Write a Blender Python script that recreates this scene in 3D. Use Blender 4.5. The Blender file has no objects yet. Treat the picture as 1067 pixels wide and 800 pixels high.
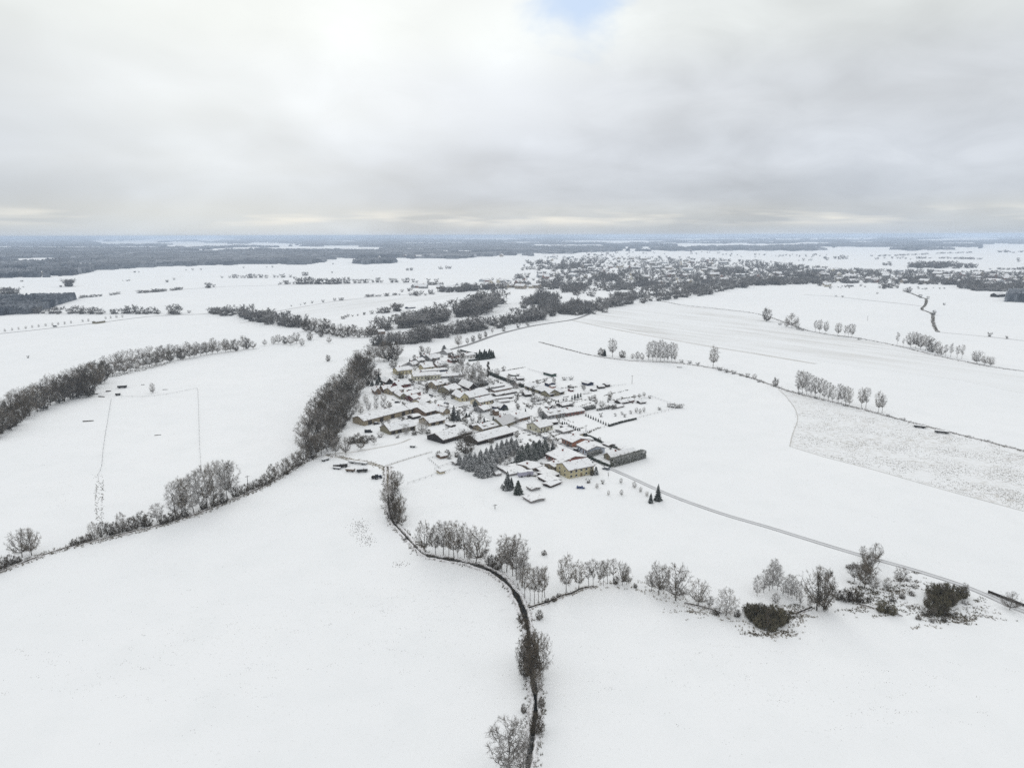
import bpy, math, random
import numpy as np
from mathutils import Vector

# ------------------------------------------------------------------ camera
H = 130.0                      # drone height above the fields
HAZE_D, HAZE_C = 8.0e-5, (.66, .78, .95, 1)   # winter air
F = 708.0                      # focal length in photo pixels (1067 wide)
PITCH = math.radians(12.33)
ROLL = math.radians(0.16)
sc = bpy.context.scene
C = sc.collection
cam = bpy.data.cameras.new("camera")
cam.sensor_width = 36.0
cam.lens = 36.0 * F / 1067.0
cam.clip_start = 1.0
cam.clip_end = 200000.0
camo = bpy.data.objects.new("camera", cam)
C.objects.link(camo)
camo.location = (0, 0, H)
camo.rotation_mode = 'XYZ'
from mathutils import Matrix
camo.matrix_world = (Matrix.Translation((0, 0, H)) @ Matrix.Rotation(math.pi / 2 - PITCH, 4, 'X')
                     @ Matrix.Rotation(-ROLL, 4, 'Z'))
sc.camera = camo
CP, SP, CR, SR = math.cos(PITCH), math.sin(PITCH), math.cos(ROLL), math.sin(ROLL)

def ray(x, y):
    u0, v0 = (x - 533.5) / F, -(y - 400.0) / F
    u = u0 * CR + v0 * SR
    v = -u0 * SR + v0 * CR
    return Vector((u, CP + v * SP, -SP + v * CP))

def G(x, y, z=0.0):
    """point of the flat ground seen at photo position x, y"""
    d = ray(x, y)
    t = (H - z) / max(1e-4, -d.z)
    return Vector((d.x * t, d.y * t, z))

def mpp(x, y):
    """metres of height per photo pixel for a thing standing at x, y"""
    d = ray(x, y)
    t = H / max(1e-4, -d.z)
    return t / F / (CP * 1.0)

# ------------------------------------------------------------------ world
sc.view_settings.view_transform = 'Standard'
sc.view_settings.look = 'None'
sc.view_settings.exposure = 0.045
sc.view_settings.gamma = 1.0
sc.cycles.use_denoising = False
sc.cycles.max_bounces = 6
sc.cycles.diffuse_bounces = 3
sc.cycles.volume_bounces = 1
sc.cycles.transparent_max_bounces = 12
world = bpy.data.worlds.new("World")
sc.world = world
world.use_nodes = True
SUN_EL, SUN_AZ = math.radians(24), math.radians(-8)   # ahead of the camera, slightly left

class NT:
    """tiny node helper"""
    def __init__(s, tree):
        s.t = tree
    def n(s, typ, **kw):
        nd = s.t.nodes.new(typ)
        for k, v in kw.items():
            if k.startswith('_'):
                setattr(nd, k[1:], v)
            else:
                nd.inputs[k.replace('__', ' ')].default_value = v
        return nd
    def l(s, a, b):
        s.t.links.new(a, b)
    def math(s, op, a, b=None, clamp=False):
        nd = s.t.nodes.new('ShaderNodeMath')
        nd.operation = op
        nd.use_clamp = clamp
        for i, v in enumerate((a, b)):
            if v is None:
                continue
            if isinstance(v, (int, float)):
                nd.inputs[i].default_value = v
            else:
                s.l(v, nd.inputs[i])
        return nd.outputs[0]
    def mix(s, fac, a, b, mode='MIX'):
        nd = s.t.nodes.new('ShaderNodeMix')
        nd.data_type = 'RGBA'
        nd.blend_type = mode
        for sock, v in ((nd.inputs['Factor'], fac), (nd.inputs['A'], a), (nd.inputs['B'], b)):
            if hasattr(v, 'links'):
                s.l(v, sock)
            elif isinstance(v, (int, float)):
                sock.default_value = v
            else:
                sock.default_value = (*v[:3], 1)
        return [o for o in nd.outputs if o.type == 'RGBA'][0]
    def ramp(s, fac, stops, interp='LINEAR'):
        nd = s.t.nodes.new('ShaderNodeValToRGB')
        cr = nd.color_ramp
        cr.interpolation = interp
        while len(cr.elements) < len(stops):
            cr.elements.new(0.5)
        for e, (p, c) in zip(cr.elements, stops):
            e.position = p
            e.color = (*c[:3], 1) if not isinstance(c, (int, float)) else (c, c, c, 1)
        s.l(fac, nd.inputs[0])
        return nd.outputs[0]

w = NT(world.node_tree)
world.node_tree.nodes.clear()
out = w.n('ShaderNodeOutputWorld')
bg = w.n('ShaderNodeBackground', Strength=0.1)
w.l(bg.outputs[0], out.inputs[0])
sky = w.n('ShaderNodeTexSky', _sky_type='NISHITA', _sun_disc=False, _sun_elevation=SUN_EL,
          _sun_rotation=SUN_AZ, _air_density=1.0, _dust_density=1.5)
tc = w.n('ShaderNodeTexCoord')
sep = w.n('ShaderNodeSeparateXYZ')
w.l(tc.outputs['Generated'], sep.inputs[0])
dx, dy, dz = sep.outputs
zz = w.math('MAXIMUM', dz, 0.0)
den = w.math('ADD', zz, 0.30)
px, py = w.math('DIVIDE', dx, den), w.math('DIVIDE', dy, den)
comb = w.n('ShaderNodeCombineXYZ')
w.l(px, comb.inputs[0]); w.l(py, comb.inputs[1])
big = w.n('ShaderNodeTexNoise', Scale=0.95, Detail=3.0, Roughness=0.5, Distortion=0.6)
w.l(comb.outputs[0], big.inputs['Vector'])
fine = w.n('ShaderNodeTexNoise', Scale=3.4, Detail=5.0, Roughness=0.55, Distortion=0.4)
w.l(comb.outputs[0], fine.inputs['Vector'])
# cloud brightness by height above the horizon (stratus deck, brighter towards the zenith)
base = w.ramp(zz, [(0.0, (.50, .545, .59)), (0.014, (.545, .585, .615)), (0.030, (.56, .59, .605)),
                   (0.055, (.56, .60, .65)), (0.10, (.66, .70, .755)), (0.18, (.74, .775, .815)),
                   (0.27, (.82, .855, .85)), (0.42, (.85, .86, .87)), (1.0, (1.0, 1.01, 1.02))], 'EASE')
var = w.ramp(big.outputs['Fac'], [(0.3, (.88, .89, .92)), (0.5, (.99, .99, 1.0)), (0.7, (1.10, 1.09, 1.06))][:3])
v1 = w.math('ADD', w.math('MULTIPLY', w.math('SUBTRACT', big.outputs['Fac'], 0.5), 0.85), 1.0)
v2 = w.math('ADD', w.math('MULTIPLY', w.math('SUBTRACT', fine.outputs['Fac'], 0.5), 0.34), 1.0)
vv = w.math('MULTIPLY', v1, v2)
def blob(x, y, r0, r1, amt=1.0):
    """soft patch of sky round the direction seen at x, y; warped by the cloud noise"""
    d = ray(x, y).normalized()
    vd = w.n('ShaderNodeVectorMath', _operation='DOT_PRODUCT')
    w.l(tc.outputs['Generated'], vd.inputs[0])
    vd.inputs[1].default_value = d
    ang = w.math('ARCCOSINE', w.math('MINIMUM', vd.outputs['Value'], 1.0))
    ang = w.math('ADD', ang, w.math('MULTIPLY', w.math('SUBTRACT', fine.outputs['Fac'], 0.5), 0.16))
    mr = w.n('ShaderNodeMapRange', _interpolation_type='SMOOTHSTEP')
    w.l(ang, mr.inputs['Value'])
    mr.inputs['From Min'].default_value = math.radians(r0)
    mr.inputs['From Max'].default_value = math.radians(r1)
    mr.inputs['To Min'].default_value = amt
    mr.inputs['To Max'].default_value = 0.0
    return mr.outputs[0]
glow = w.math('ADD', w.math('ADD', blob(530, 62, 0.0, 7, .13), w.math('ADD', blob(250, 50, 0, 19, .13), blob(900, 20, 0, 17, -.08))), 1.0)
vv = w.math('MULTIPLY', vv, glow)
scl = w.n('ShaderNodeVectorMath', _operation='SCALE')
w.l(base, scl.inputs[0])
w.l(w.math('MULTIPLY', vv, 10.0), scl.inputs['Scale'])
scl_out = w.mix(blob(200, 30, 0, 26, .45), scl.outputs[0], (9.0, 9.2, 8.75))
scl_out = w.mix(blob(900, 235, 0, 9, .35), scl_out, (5.2, 5.7, 6.4))
lowband = w.ramp(zz, [(0.008, 0.0), (0.022, 1.0), (0.04, 0.0)], 'EASE')
wn_ = w.n('ShaderNodeTexNoise', Scale=5.0, Detail=3.0, Roughness=.6)
wmp = w.n('ShaderNodeMapping')
w.l(tc.outputs['Generated'], wmp.inputs[0])
wmp.inputs['Scale'].default_value = (1, 1, 9)
w.l(wmp.outputs[0], wn_.inputs['Vector'])
warm = w.math('MULTIPLY', lowband, w.ramp(wn_.outputs['Fac'], [(.46, 0.0), (.62, .85)]))
scl_out = w.mix(warm, scl_out, (8.6, 8.45, 7.8))
hole = blob(613, 4, .8, 4.4, .85)
skyb = w.n('ShaderNodeVectorMath', _operation='SCALE')
w.l(sky.outputs[0], skyb.inputs[0])
skyb.inputs['Scale'].default_value = 1.0
w.l(w.mix(hole, scl_out, (5.4, 6.9, 9.2)), bg.inputs['Color'])
# thin high air: a little of the real sky shows through the whole deck
w.l(w.mix(0.015, w.mix(hole, scl_out, (5.4, 6.9, 9.2)), skyb.outputs[0]), bg.inputs['Color'])

sun = bpy.data.lights.new("sun", 'SUN')
sun.energy = 0.6
sun.angle = math.radians(28)
sun.color = (1.0, .96, .9)
suno = bpy.data.objects.new("sun", sun)
C.objects.link(suno)
sd = Vector((math.sin(SUN_AZ) * math.cos(SUN_EL), math.cos(SUN_AZ) * math.cos(SUN_EL), math.sin(SUN_EL)))
suno.rotation_euler = sd.to_track_quat('Z', 'Y').to_euler()
suno.location = (0, 0, 400)

# ------------------------------------------------------------------ materials
MATS = {}
def mat(name, build):
    if name in MATS:
        return MATS[name]
    m = bpy.data.materials.new(name)
    m.use_nodes = True
    t = NT(m.node_tree)
    b = m.node_tree.nodes['Principled BSDF']
    b.inputs['Specular IOR Level'].default_value = 0.15
    b.inputs['Roughness'].default_value = 0.9
    build(t, b)
    MATS[name] = m
    return m

def noise(t, scale, detail=3, rough=.55, vec=None, **k):
    nd = t.n('ShaderNodeTexNoise', Scale=scale, Detail=detail, Roughness=rough)
    if vec is not None:
        t.l(vec, nd.inputs['Vector'])
    return nd.outputs['Fac']

def pos(t):
    return t.n('ShaderNodeNewGeometry').outputs['Position']

def plain(name, col, var=.25, scale=.8, rough=.85):
    def b(t, s):
        f = noise(t, scale, 4, .6, pos(t))
        c = t.mix(f, tuple(x * (1 - var) for x in col), tuple(min(1, x * (1 + var)) for x in col))
        t.l(c, s.inputs['Base Color'])
        s.inputs['Roughness'].default_value = rough
    return mat(name, b)

def dusted(name, col, lo=.35, hi=.7, scale=1.5, var=.3, snow=.8, amount=1.0, vs=.25):
    """a dark growing thing with real snow lying on whatever faces upwards"""
    def b(t, s):
        P = pos(t)
        oi = t.n('ShaderNodeObjectInfo')
        f = noise(t, vs, 3, .6, P)
        c = t.mix(f, tuple(x * (1 - var) for x in col), tuple(x * (1 + var) for x in col))
        r = t.math('ADD', t.math('MULTIPLY', oi.outputs['Random'], .5), .75)
        sc_ = t.n('ShaderNodeVectorMath', _operation='SCALE')
        t.l(c, sc_.inputs[0]); t.l(r, sc_.inputs['Scale'])
        nz = t.n('ShaderNodeSeparateXYZ')
        t.l(t.n('ShaderNodeNewGeometry').outputs['Normal'], nz.inputs[0])
        up = t.math('ADD', nz.outputs[2], t.math('MULTIPLY', t.math('SUBTRACT', noise(t, scale, 2, .6, P), .5), 1.1))
        mr = t.n('ShaderNodeMapRange', _interpolation_type='SMOOTHSTEP')
        t.l(up, mr.inputs['Value'])
        mr.inputs['From Min'].default_value = lo
        mr.inputs['From Max'].default_value = hi
        mr.inputs['To Max'].default_value = amount
        t.l(t.mix(mr.outputs[0], sc_.outputs[0], (snow, snow, snow * 1.01)), s.inputs['Base Color'])
    return mat(name, b)

def snow_mat():
    def b(t, s):
        P = pos(t)
        big = noise(t, .006, 3, .5, P)
        mid = noise(t, .05, 4, .6, P)
        fin = noise(t, .9, 4, .7, P)
        c = t.mix(big, (.78, .80, .81), (.86, .868, .868))
        # patchy tone: slightly darker, greyer areas at random
        c = t.mix(t.ramp(mid, [(.45, 0.0), (.75, .55)]), c, (.76, .78, .785))
        # grass tips showing through here and there
        tips = t.math('MULTIPLY', t.ramp(fin, [(.60, 0.0), (.70, 1.0)]), t.ramp(noise(t, .018, 3, .6, P), [(.42, 0.0), (.66, .45)]))
        c = t.mix(tips, c, (.42, .41, .38))
        t.l(c, s.inputs['Base Color'])
        bmp = t.n('ShaderNodeBump', Strength=.25, Distance=.6)
        t.l(t.math('ADD', noise(t, .12, 5, .6, P), t.math('MULTIPLY', fin, .12)), bmp.inputs['Height'])
        t.l(bmp.outputs[0], s.inputs['Normal'])
        s.inputs['Roughness'].default_value = .95
        s.inputs['Specular IOR Level'].default_value = .05
    return mat('snow_field', b)

def streak_mat(name, ang, col, strength, sx=.02, sy=.4, lo=.5, hi=.72, patch=.01):
    """snow with soil or stubble showing through in the direction of working"""
    def b(t, s):
        P = pos(t)
        mp = t.n('ShaderNodeMapping')
        mp.vector_type = 'TEXTURE'
        t.l(P, mp.inputs[0])
        mp.inputs['Rotation'].default_value = (0, 0, ang)
        mp.inputs['Scale'].default_value = (1 / sx, 1 / sy, 1)
        a = noise(t, 1.0, 6, .68, mp.outputs[0])
        pt = noise(t, patch, 3, .6, P)
        m = t.math('MULTIPLY', t.ramp(a, [(lo, 0.0), (hi, 1.0)]), t.ramp(pt, [(.35, .15), (.65, 1.0)]))
        m = t.math('MULTIPLY', m, strength)
        c = t.mix(m, (.80, .815, .82), col)
        t.l(c, s.inputs['Base Color'])
        s.inputs['Roughness'].default_value = .95
        s.inputs['Specular IOR Level'].default_value = .05
    return mat(name, b)

SNOW = snow_mat()
def roof_snow(t, s):
    P = pos(t)
    f = noise(t, .55, 5, .65, P)
    c = t.mix(noise(t, .25, 3, .6, P), (.74, .755, .765), (.84, .85, .855))
    c = t.mix(t.ramp(f, [(.57, 0.0), (.67, .85)]), c, (.16, .135, .12))     # tiles where the snow has slid off
    t.l(c, s.inputs['Base Color'])
ROOFSNOW = mat('roof_snow', roof_snow)
BARK = dusted('bark', (.085, .075, .062), .55, .95, 2.0, .35)
TWIG = dusted('twigs', (.112, .090, .063), .30, .85, 3.0, .3, .75, .8)
TWIGD = dusted('dark_twigs', (.078, .063, .043), .45, .95, 3.0, .35, .7, .6)
TWIGP = dusted('frosted_twigs', (.22, .20, .17), .1, .75, 3.0, .3, .8, .85)
BRIAR = dusted('briar', (.125, .110, .072), .3, 1.0, 2.0, .55, .7, .5)
NEEDLE = dusted('needles', (.028, .036, .030), .38, .75, 1.3, .35, .78, .75)
NEEDLED = dusted('dark_needles', (.024, .036, .022), .42, .85, 1.3, .35, .75, .6)
HEDGE = dusted('hedge_leaves', (.06, .065, .05), .1, .8, 2.0, .35, .75, .75)
def forest_mat(t, s):
    P = pos(t)
    c = t.mix(t.ramp(noise(t, .0035, 4, .62, P), [(.40, 0.0), (.60, 1.0)]), (.012, .020, .032), (.085, .098, .115))
    f = t.math('MULTIPLY', t.ramp(noise(t, .02, 4, .65, P), [(.42, 0.0), (.66, .6)]), t.ramp(noise(t, .0016, 3, .6, P), [(.42, .12), (.6, 1.0)]))
    t.l(t.mix(f, c, (.55, .57, .60)), s.inputs['Base Color'])      # snow caught in the crowns
FOREST = mat('forest_canopy', forest_mat)
FARTREE = dusted('far_twigs', (.080, .072, .060), .25, .95, .5, .6, .75, .7, .035)
GRASS = dusted('dry_grass', (.20, .165, .115), .3, .9, 1.5, .4, .8, .6)
GRASSD = dusted('dark_grass', (.10, .085, .055), .4, .95, 1.5, .4, .8, .6)
WATER = plain('ditch_water', (.008, .009, .009), .3, .5, .55)
BANK = dusted('ditch_bank', (.12, .10, .075), .35, 1.0, 1.3, .4)
TIMBER = plain('dark_timber', (.045, .038, .033), .35, 1.5)
GLASS = plain('window_glass', (.03, .035, .04), .2, 1, .15)
FRAMEW = plain('white_frame', (.6, .6, .58), .05)
METAL = plain('grey_metal', (.2, .21, .22), .2, 1, .5)
TILE = plain('roof_tiles', (.13, .09, .075), .3, 2)
RUBBER = plain('black_rubber', (.02, .02, .02), .2)

# ------------------------------------------------------------------ mesh helpers
def mesh_from(name, V, Fc, mats, idx=None, uv=None):
    me = bpy.data.meshes.new(name)
    me.from_pydata([tuple(v) for v in V] if not isinstance(V, np.ndarray) else V.tolist(), [],
                   Fc if not isinstance(Fc, np.ndarray) else Fc.tolist())
    for m in mats:
        me.materials.append(m)
    if idx is not None:
        me.polygons.foreach_set('material_index', np.asarray(idx, dtype=np.int32))
    if uv is not None:
        l = me.uv_layers.new(name='UVMap')
        l.data.foreach_set('uv', np.asarray(uv, dtype=np.float32).ravel())
    me.update()
    return me

def obj(name, me, parent=None, loc=None):
    o = bpy.data.objects.new(name, me)
    C.objects.link(o)
    if parent is not None:
        o.parent = parent
    if loc is not None:
        o.location = loc
    return o

def empty(name, loc, rz=0.0):
    o = bpy.data.objects.new(name, None)
    C.objects.link(o)
    o.location = loc
    o.rotation_euler = (0, 0, rz)
    o.empty_display_size = 1
    return o

def tag(o, label=None, cat=None, group=None, kind=None):
    if label: o['label'] = label
    if cat: o['category'] = cat
    if group: o['group'] = group
    if kind: o['kind'] = kind
    return o

class MB:
    """collects boxes, prisms and quads of one part"""
    def __init__(s):
        s.v, s.f, s.m = [], [], []
    def add(s, V, Fs, mi=0):
        o = len(s.v)
        s.v += [tuple(v) for v in V]
        s.f += [tuple(i + o for i in f) for f in Fs]
        s.m += [mi] * len(Fs)
    def box(s, x0, x1, y0, y1, z0, z1, mi=0, rz=0.0, c=(0, 0)):
        V = [(x0, y0, z0), (x1, y0, z0), (x1, y1, z0), (x0, y1, z0), (x0, y0, z1), (x1, y0, z1), (x1, y1, z1), (x0, y1, z1)]
        if rz:
            ca, sa = math.cos(rz), math.sin(rz)
            V = [(c[0] + (x - c[0]) * ca - (y - c[1]) * sa, c[1] + (x - c[0]) * sa + (y - c[1]) * ca, z) for x, y, z in V]
        s.add(V, [(0, 3, 2, 1), (4, 5, 6, 7), (0, 1, 5, 4), (1, 2, 6, 5), (2, 3, 7, 6), (3, 0, 4, 7)], mi)
    def prism(s, poly, axis_pts, mi=0):
        """poly: list of 3D points; extruded by vector axis_pts"""
        n = len(poly)
        a = [Vector(p) for p in poly]
        b = [p + Vector(axis_pts) for p in a]
        fs = [tuple(range(n))[::-1], tuple(range(n, 2 * n))]
        fs += [(i, (i + 1) % n, n + (i + 1) % n, n + i) for i in range(n)]
        s.add(a + b, fs, mi)
    def cyl(s, c, r, h, n=8, axis='z', mi=0, r2=None):
        r2 = r if r2 is None else r2
        V = []
        for k, (rr, hh) in enumerate(((r, 0), (r2, h))):
            for i in range(n):
                a = 2 * math.pi * i / n
                p = (rr * math.cos(a), rr * math.sin(a), hh)
                if axis == 'x': p = (p[2], p[0], p[1])
                if axis == 'y': p = (p[0], p[2], p[1])
                V.append((c[0] + p[0], c[1] + p[1], c[2] + p[2]))
        fs = [tuple(range(n))[::-1], tuple(range(n, 2 * n))] + [(i, (i + 1) % n, n + (i + 1) % n, n + i) for i in range(n)]
        s.add(V, fs, mi)
    def build(s, name, mats, parent=None):
        return obj(name, mesh_from(name, s.v, s.f, mats if isinstance(mats, list) else [mats], s.m), parent)

def prisms(P0, P1, r0, r1, rng=None):
    """three-sided tapered sticks, vectorised"""
    P0, P1 = np.asarray(P0, float), np.asarray(P1, float)
    r0, r1 = np.asarray(r0, float)[:, None], np.asarray(r1, float)[:, None]
    d = P1 - P0
    d /= np.linalg.norm(d, axis=1)[:, None] + 1e-9
    ref = np.where(np.abs(d[:, 2:3]) > .8, np.array([[1., 0, 0]]), np.array([[0., 0, 1.]]))
    a = np.cross(d, ref); a /= np.linalg.norm(a, axis=1)[:, None] + 1e-9
    b = np.cross(d, a)
    V = np.empty((len(P0), 6, 3))
    for k in range(3):
        th = 2 * math.pi * k / 3 + .5
        o = math.cos(th) * a + math.sin(th) * b
        V[:, k] = P0 + o * r0
        V[:, 3 + k] = P1 + o * r1
    n = len(P0)
    q = np.array([[0, 1, 4, 3], [1, 2, 5, 4], [2, 0, 3, 5]])
    Fq = (np.arange(n)[:, None, None] * 6 + q[None]).reshape(-1, 4)
    return V.reshape(-1, 3), Fq
# ------------------------------------------------------------------ tree library (unit height, shared meshes)
LIB = {}
def bare_tree(key, seed, w=.7, z0=.25, zc=.62, n1=14, n2=8, n3=12, tr=.018, tw=.0021, up=.35, stems=1, mats=None, clump=.13, lean=0.0, flat=1.0, tl=.06):
    rng = np.random.default_rng(seed)
    T0, T1, TR0, TR1 = [], [], [], []
    C0, C1, CR0, CR1 = [], [], [], []
    ztop = .97
    def env(p):     # inside the crown?
        zh = (ztop - z0) / 2
        zm = zc
        dz_ = (p[2] - zm) / ((ztop - zm) if p[2] > zm else (zm - z0 + .02))
        return (p[0] ** 2 + p[1] ** 2) / (w / 2) ** 2 + dz_ ** 2
    def chain(a, b, ra, rb, nseg, wob, P0, P1, R0, R1, sag=0.0):
        a, b = np.array(a, float), np.array(b, float)
        pts = [a]
        for i in range(1, nseg + 1):
            t = i / nseg
            # limbs leave outwards and turn up
            m = a + (b - a) * np.array([t ** .8, t ** .8, t ** (1.0 + sag)])
            if i < nseg:
                m = m + rng.normal(0, wob, 3)
            pts.append(m)
        for i in range(nseg):
            P0.append(pts[i]); P1.append(pts[i + 1])
            R0.append(ra + (rb - ra) * i / nseg); R1.append(ra + (rb - ra) * (i + 1) / nseg)
        return pts
    trunks = []
    for s in range(stems):
        ox, oy = (0, 0) if stems == 1 else rng.normal(0, .035, 2)
        tx, ty = rng.normal(0, .03 + (w * .16 if stems > 1 else 0), 2)
        tt = .9 if w < .6 else .74
        trunks.append(chain((ox, oy, -.01), (tx + lean, ty, tt * rng.uniform(.92, 1.0)), tr, tr * .22, 9, .006, T0, T1, TR0, TR1))
    for i in range(n1):
        tk = trunks[i % stems]
        for _ in range(40):
            zt = z0 + (ztop - z0) * ((((i * 7) % n1) + rng.random()) / n1) ** .85
            a = i * 2.399 + rng.normal(0, .35)
            r = w / 2 * math.sqrt(max(.02, 1 - min(.98, abs((zt - zc) / (ztop - zc if zt > zc else zc - z0 + .02))) ** 2)) * rng.uniform(.6, 1.0) ** .6
            tg = np.array([r * math.cos(a) + lean, r * math.sin(a) * flat, zt])
            if env(tg) < 1.05:
                break
        zs = min(max(z0 * .85, zt - r * (.8 + up)), tk[-1][2])
        zs = max(zs, min(z0, .2) * .8)
        k = min(len(tk) - 2, max(0, int(zs / tk[-1][2] * (len(tk) - 1))))
        f = zs / tk[-1][2] * (len(tk) - 1) - k
        st = tk[k] + (tk[k + 1] - tk[k]) * min(1, max(0, f))
        rl = tr * .42 * (1 - .5 * zs)
        limb = chain(st, tg, rl, rl * .3, 5, .008, T0, T1, TR0, TR1, sag=.35)
        for j in range(n2):
            t = rng.uniform(.35, 1.0)
            q = t * 5
            k2 = min(4, int(q))
            p = limb[k2] + (limb[k2 + 1] - limb[k2]) * (q - k2)
            d = rng.normal(0, 1, 3)
            d /= np.linalg.norm(d)
            outw = np.array([p[0], p[1], 0]); outw /= np.linalg.norm(outw) + 1e-6
            d = d * 1.0 + outw * .35 + np.array([0, 0, up * .45 + .1])
            d /= np.linalg.norm(d)
            tgt = p + d * clump * rng.uniform(.6, 1.35)
            e = env(tgt)
            if e > 1.15:
                tgt = p + (tgt - p) * .55
            br = chain(p, tgt, tw * 2.0, tw * 1.1, 3, .006, C0, C1, CR0, CR1, sag=.1)
            for m in range(n3):
                q = rng.uniform(.15, 1.0) * 3
                k3 = min(2, int(q))
                p3 = br[k3] + (br[k3 + 1] - br[k3]) * (q - k3)
                d3 = rng.normal(0, 1, 3); d3 /= np.linalg.norm(d3)
                d3 = d3 + d * .6 + np.array([0, 0, up * .8]); d3 /= np.linalg.norm(d3)
                L = tl * rng.uniform(.5, 1.4)
                mid = p3 + d3 * L * .5
                C0.append(p3); C1.append(mid + rng.normal(0, .004, 3)); CR0.append(tw); CR1.append(tw * .8)
                C0.append(C1[-1]); C1.append(p3 + d3 * L + rng.normal(0, .006, 3)); CR0.append(tw * .8); CR1.append(tw * .25)
    tv, tf = prisms(T0, T1, TR0, TR1)
    cv, cf = prisms(C0, C1, CR0, CR1)
    # normalise to unit height
    top = np.concatenate([tv, cv])[:, 2].max()
    tv /= top; cv /= top
    mats = mats or TWIG
    LIB.setdefault(key, []).append((mesh_from('trunk', tv, tf, [BARK]), mesh_from('crown', cv, cf, [mats]), cv, cf))

def spruce(key, seed, w=.36, tiers=17, per=13, mats=None, z0=.05, thick=.03, pw=.85):
    rng = np.random.default_rng(seed)
    P0, P1, A, B = [], [], [], []
    for i in range(tiers):
        z = z0 + (1 - z0 - .02) * (i / tiers) ** .9
        R = w / 2 * (1 - z) ** pw * rng.uniform(.85, 1.15) + .008
        n = max(4, int(per * (R / (w / 2)) ** .7 + 2))
        for k in range(n):
            a = 2 * math.pi * k / n + i * 1.3 + rng.normal(0, .12)
            r = R * rng.uniform(.7, 1.12)
            zs = z + rng.normal(0, .008)
            droop = r * rng.uniform(.15, .5)
            p = np.array([0, 0, zs + .02]); q = np.array([math.cos(a) * r * .6, math.sin(a) * r * .6, zs - droop * .35])
            e = np.array([math.cos(a) * r, math.sin(a) * r, zs - droop * .6])
            th = thick * (.45 + .8 * R / (w / 2))
            P0 += [p, q]; P1 += [q, e]; A += [th * .5, th]; B += [th, .003]
            for s in (-1, 1):       # side sprays
                e2 = q + np.array([math.cos(a + s * .7) * r * .35, math.sin(a + s * .7) * r * .35, -droop * .3])
                P0.append(q * .92 + np.array([0, 0, zs * .08])); P1.append(e2); A.append(th * .6); B.append(.003)
    P0.append(np.array([0, 0, .93])); P1.append(np.array([0, 0, 1.0])); A.append(.012); B.append(.001)
    cv, cf = prisms(P0, P1, A, B)
    tv, tf = prisms([(0, 0, -.01), (0, 0, .3)], [(0, 0, .3), (0, 0, .93)], [.018, .013], [.013, .003])
    LIB.setdefault(key, []).append((mesh_from('trunk', tv, tf, [BARK]), mesh_from('crown', cv, cf, [mats or NEEDLE]), cv, cf))

for i in range(4):
    bare_tree('oak', 10 + i, w=1.0, z0=.20, zc=.58, n1=32, n2=10, n3=14, tr=.022, clump=.15, tw=.00128, up=.25, tl=.05)
for i in range(4):
    bare_tree('dark', 30 + i, w=.9, z0=.08, zc=.54, n1=34, n2=11, n3=15, tr=.024, clump=.16, mats=TWIGD, tw=.0017, up=.25, tl=.055)
for i in range(4):
    bare_tree('tall', 50 + i, w=.60, z0=.28, zc=.68, n1=26, n2=9, n3=13, tr=.015, clump=.12, tw=.00125, up=.4, tl=.05)
for i in range(4):
    bare_tree('alder', 70 + i, w=.34, z0=.34, zc=.72, n1=20, n2=8, n3=9, tr=.012, clump=.09, tw=.00115, up=.4, tl=.042)
for i in range(4):
    bare_tree('birch', 90 + i, w=.38, z0=.16, zc=.58, n1=26, n2=9, n3=12, tr=.011, clump=.10, mats=TWIGP, tw=.0011, up=.6, tl=.05)
for i in range(3):
    bare_tree('frosty', 110 + i, w=.85, z0=.12, zc=.55, n1=26, n2=9, n3=13, tr=.018, clump=.15, mats=TWIGP, tw=.0021, stems=2, up=.3, tl=.055)
for i in range(4):
    bare_tree('shrub', 130 + i, w=1.6, z0=.0, zc=.40, n1=34, n2=9, n3=13, tr=.014, clump=.24, mats=TWIGD, tw=.0036, stems=6, tl=.10, up=.3)
for i in range(4):
    bare_tree('briar', 150 + i, w=1.9, z0=.0, zc=.36, n1=44, n2=11, n3=15, tr=.014, clump=.24, mats=BRIAR, tw=.0055, stems=6, tl=.11, up=.3)
bare_tree('lombardy', 170, w=.19, z0=.08, zc=.42, n1=34, n2=9, n3=12, tr=.014, clump=.07, mats=TWIGD, tw=.0019, up=1.2, tl=.05)
for i in range(3):
    spruce('spruce', 200 + i, w=.62, tiers=15, per=12, thick=.034, pw=.8)
for i in range(2):
    spruce('pine', 210 + i, w=.72, tiers=15, per=13, mats=NEEDLED, thick=.042, z0=.04, pw=.7)
for i in range(2):
    spruce('thuja', 220 + i, w=.55, tiers=12, per=10, mats=NEEDLE, thick=.055, pw=.55, z0=.02)
for i in range(5):      # fewer, coarser sticks: for the far belts that are one mass
    bare_tree('lo', 240 + i, w=.95, z0=.06, zc=.5, n1=14, n2=5, n3=6, tr=.02, clump=.2, mats=FARTREE, tw=.0085, tl=.12, up=.2)

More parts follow.
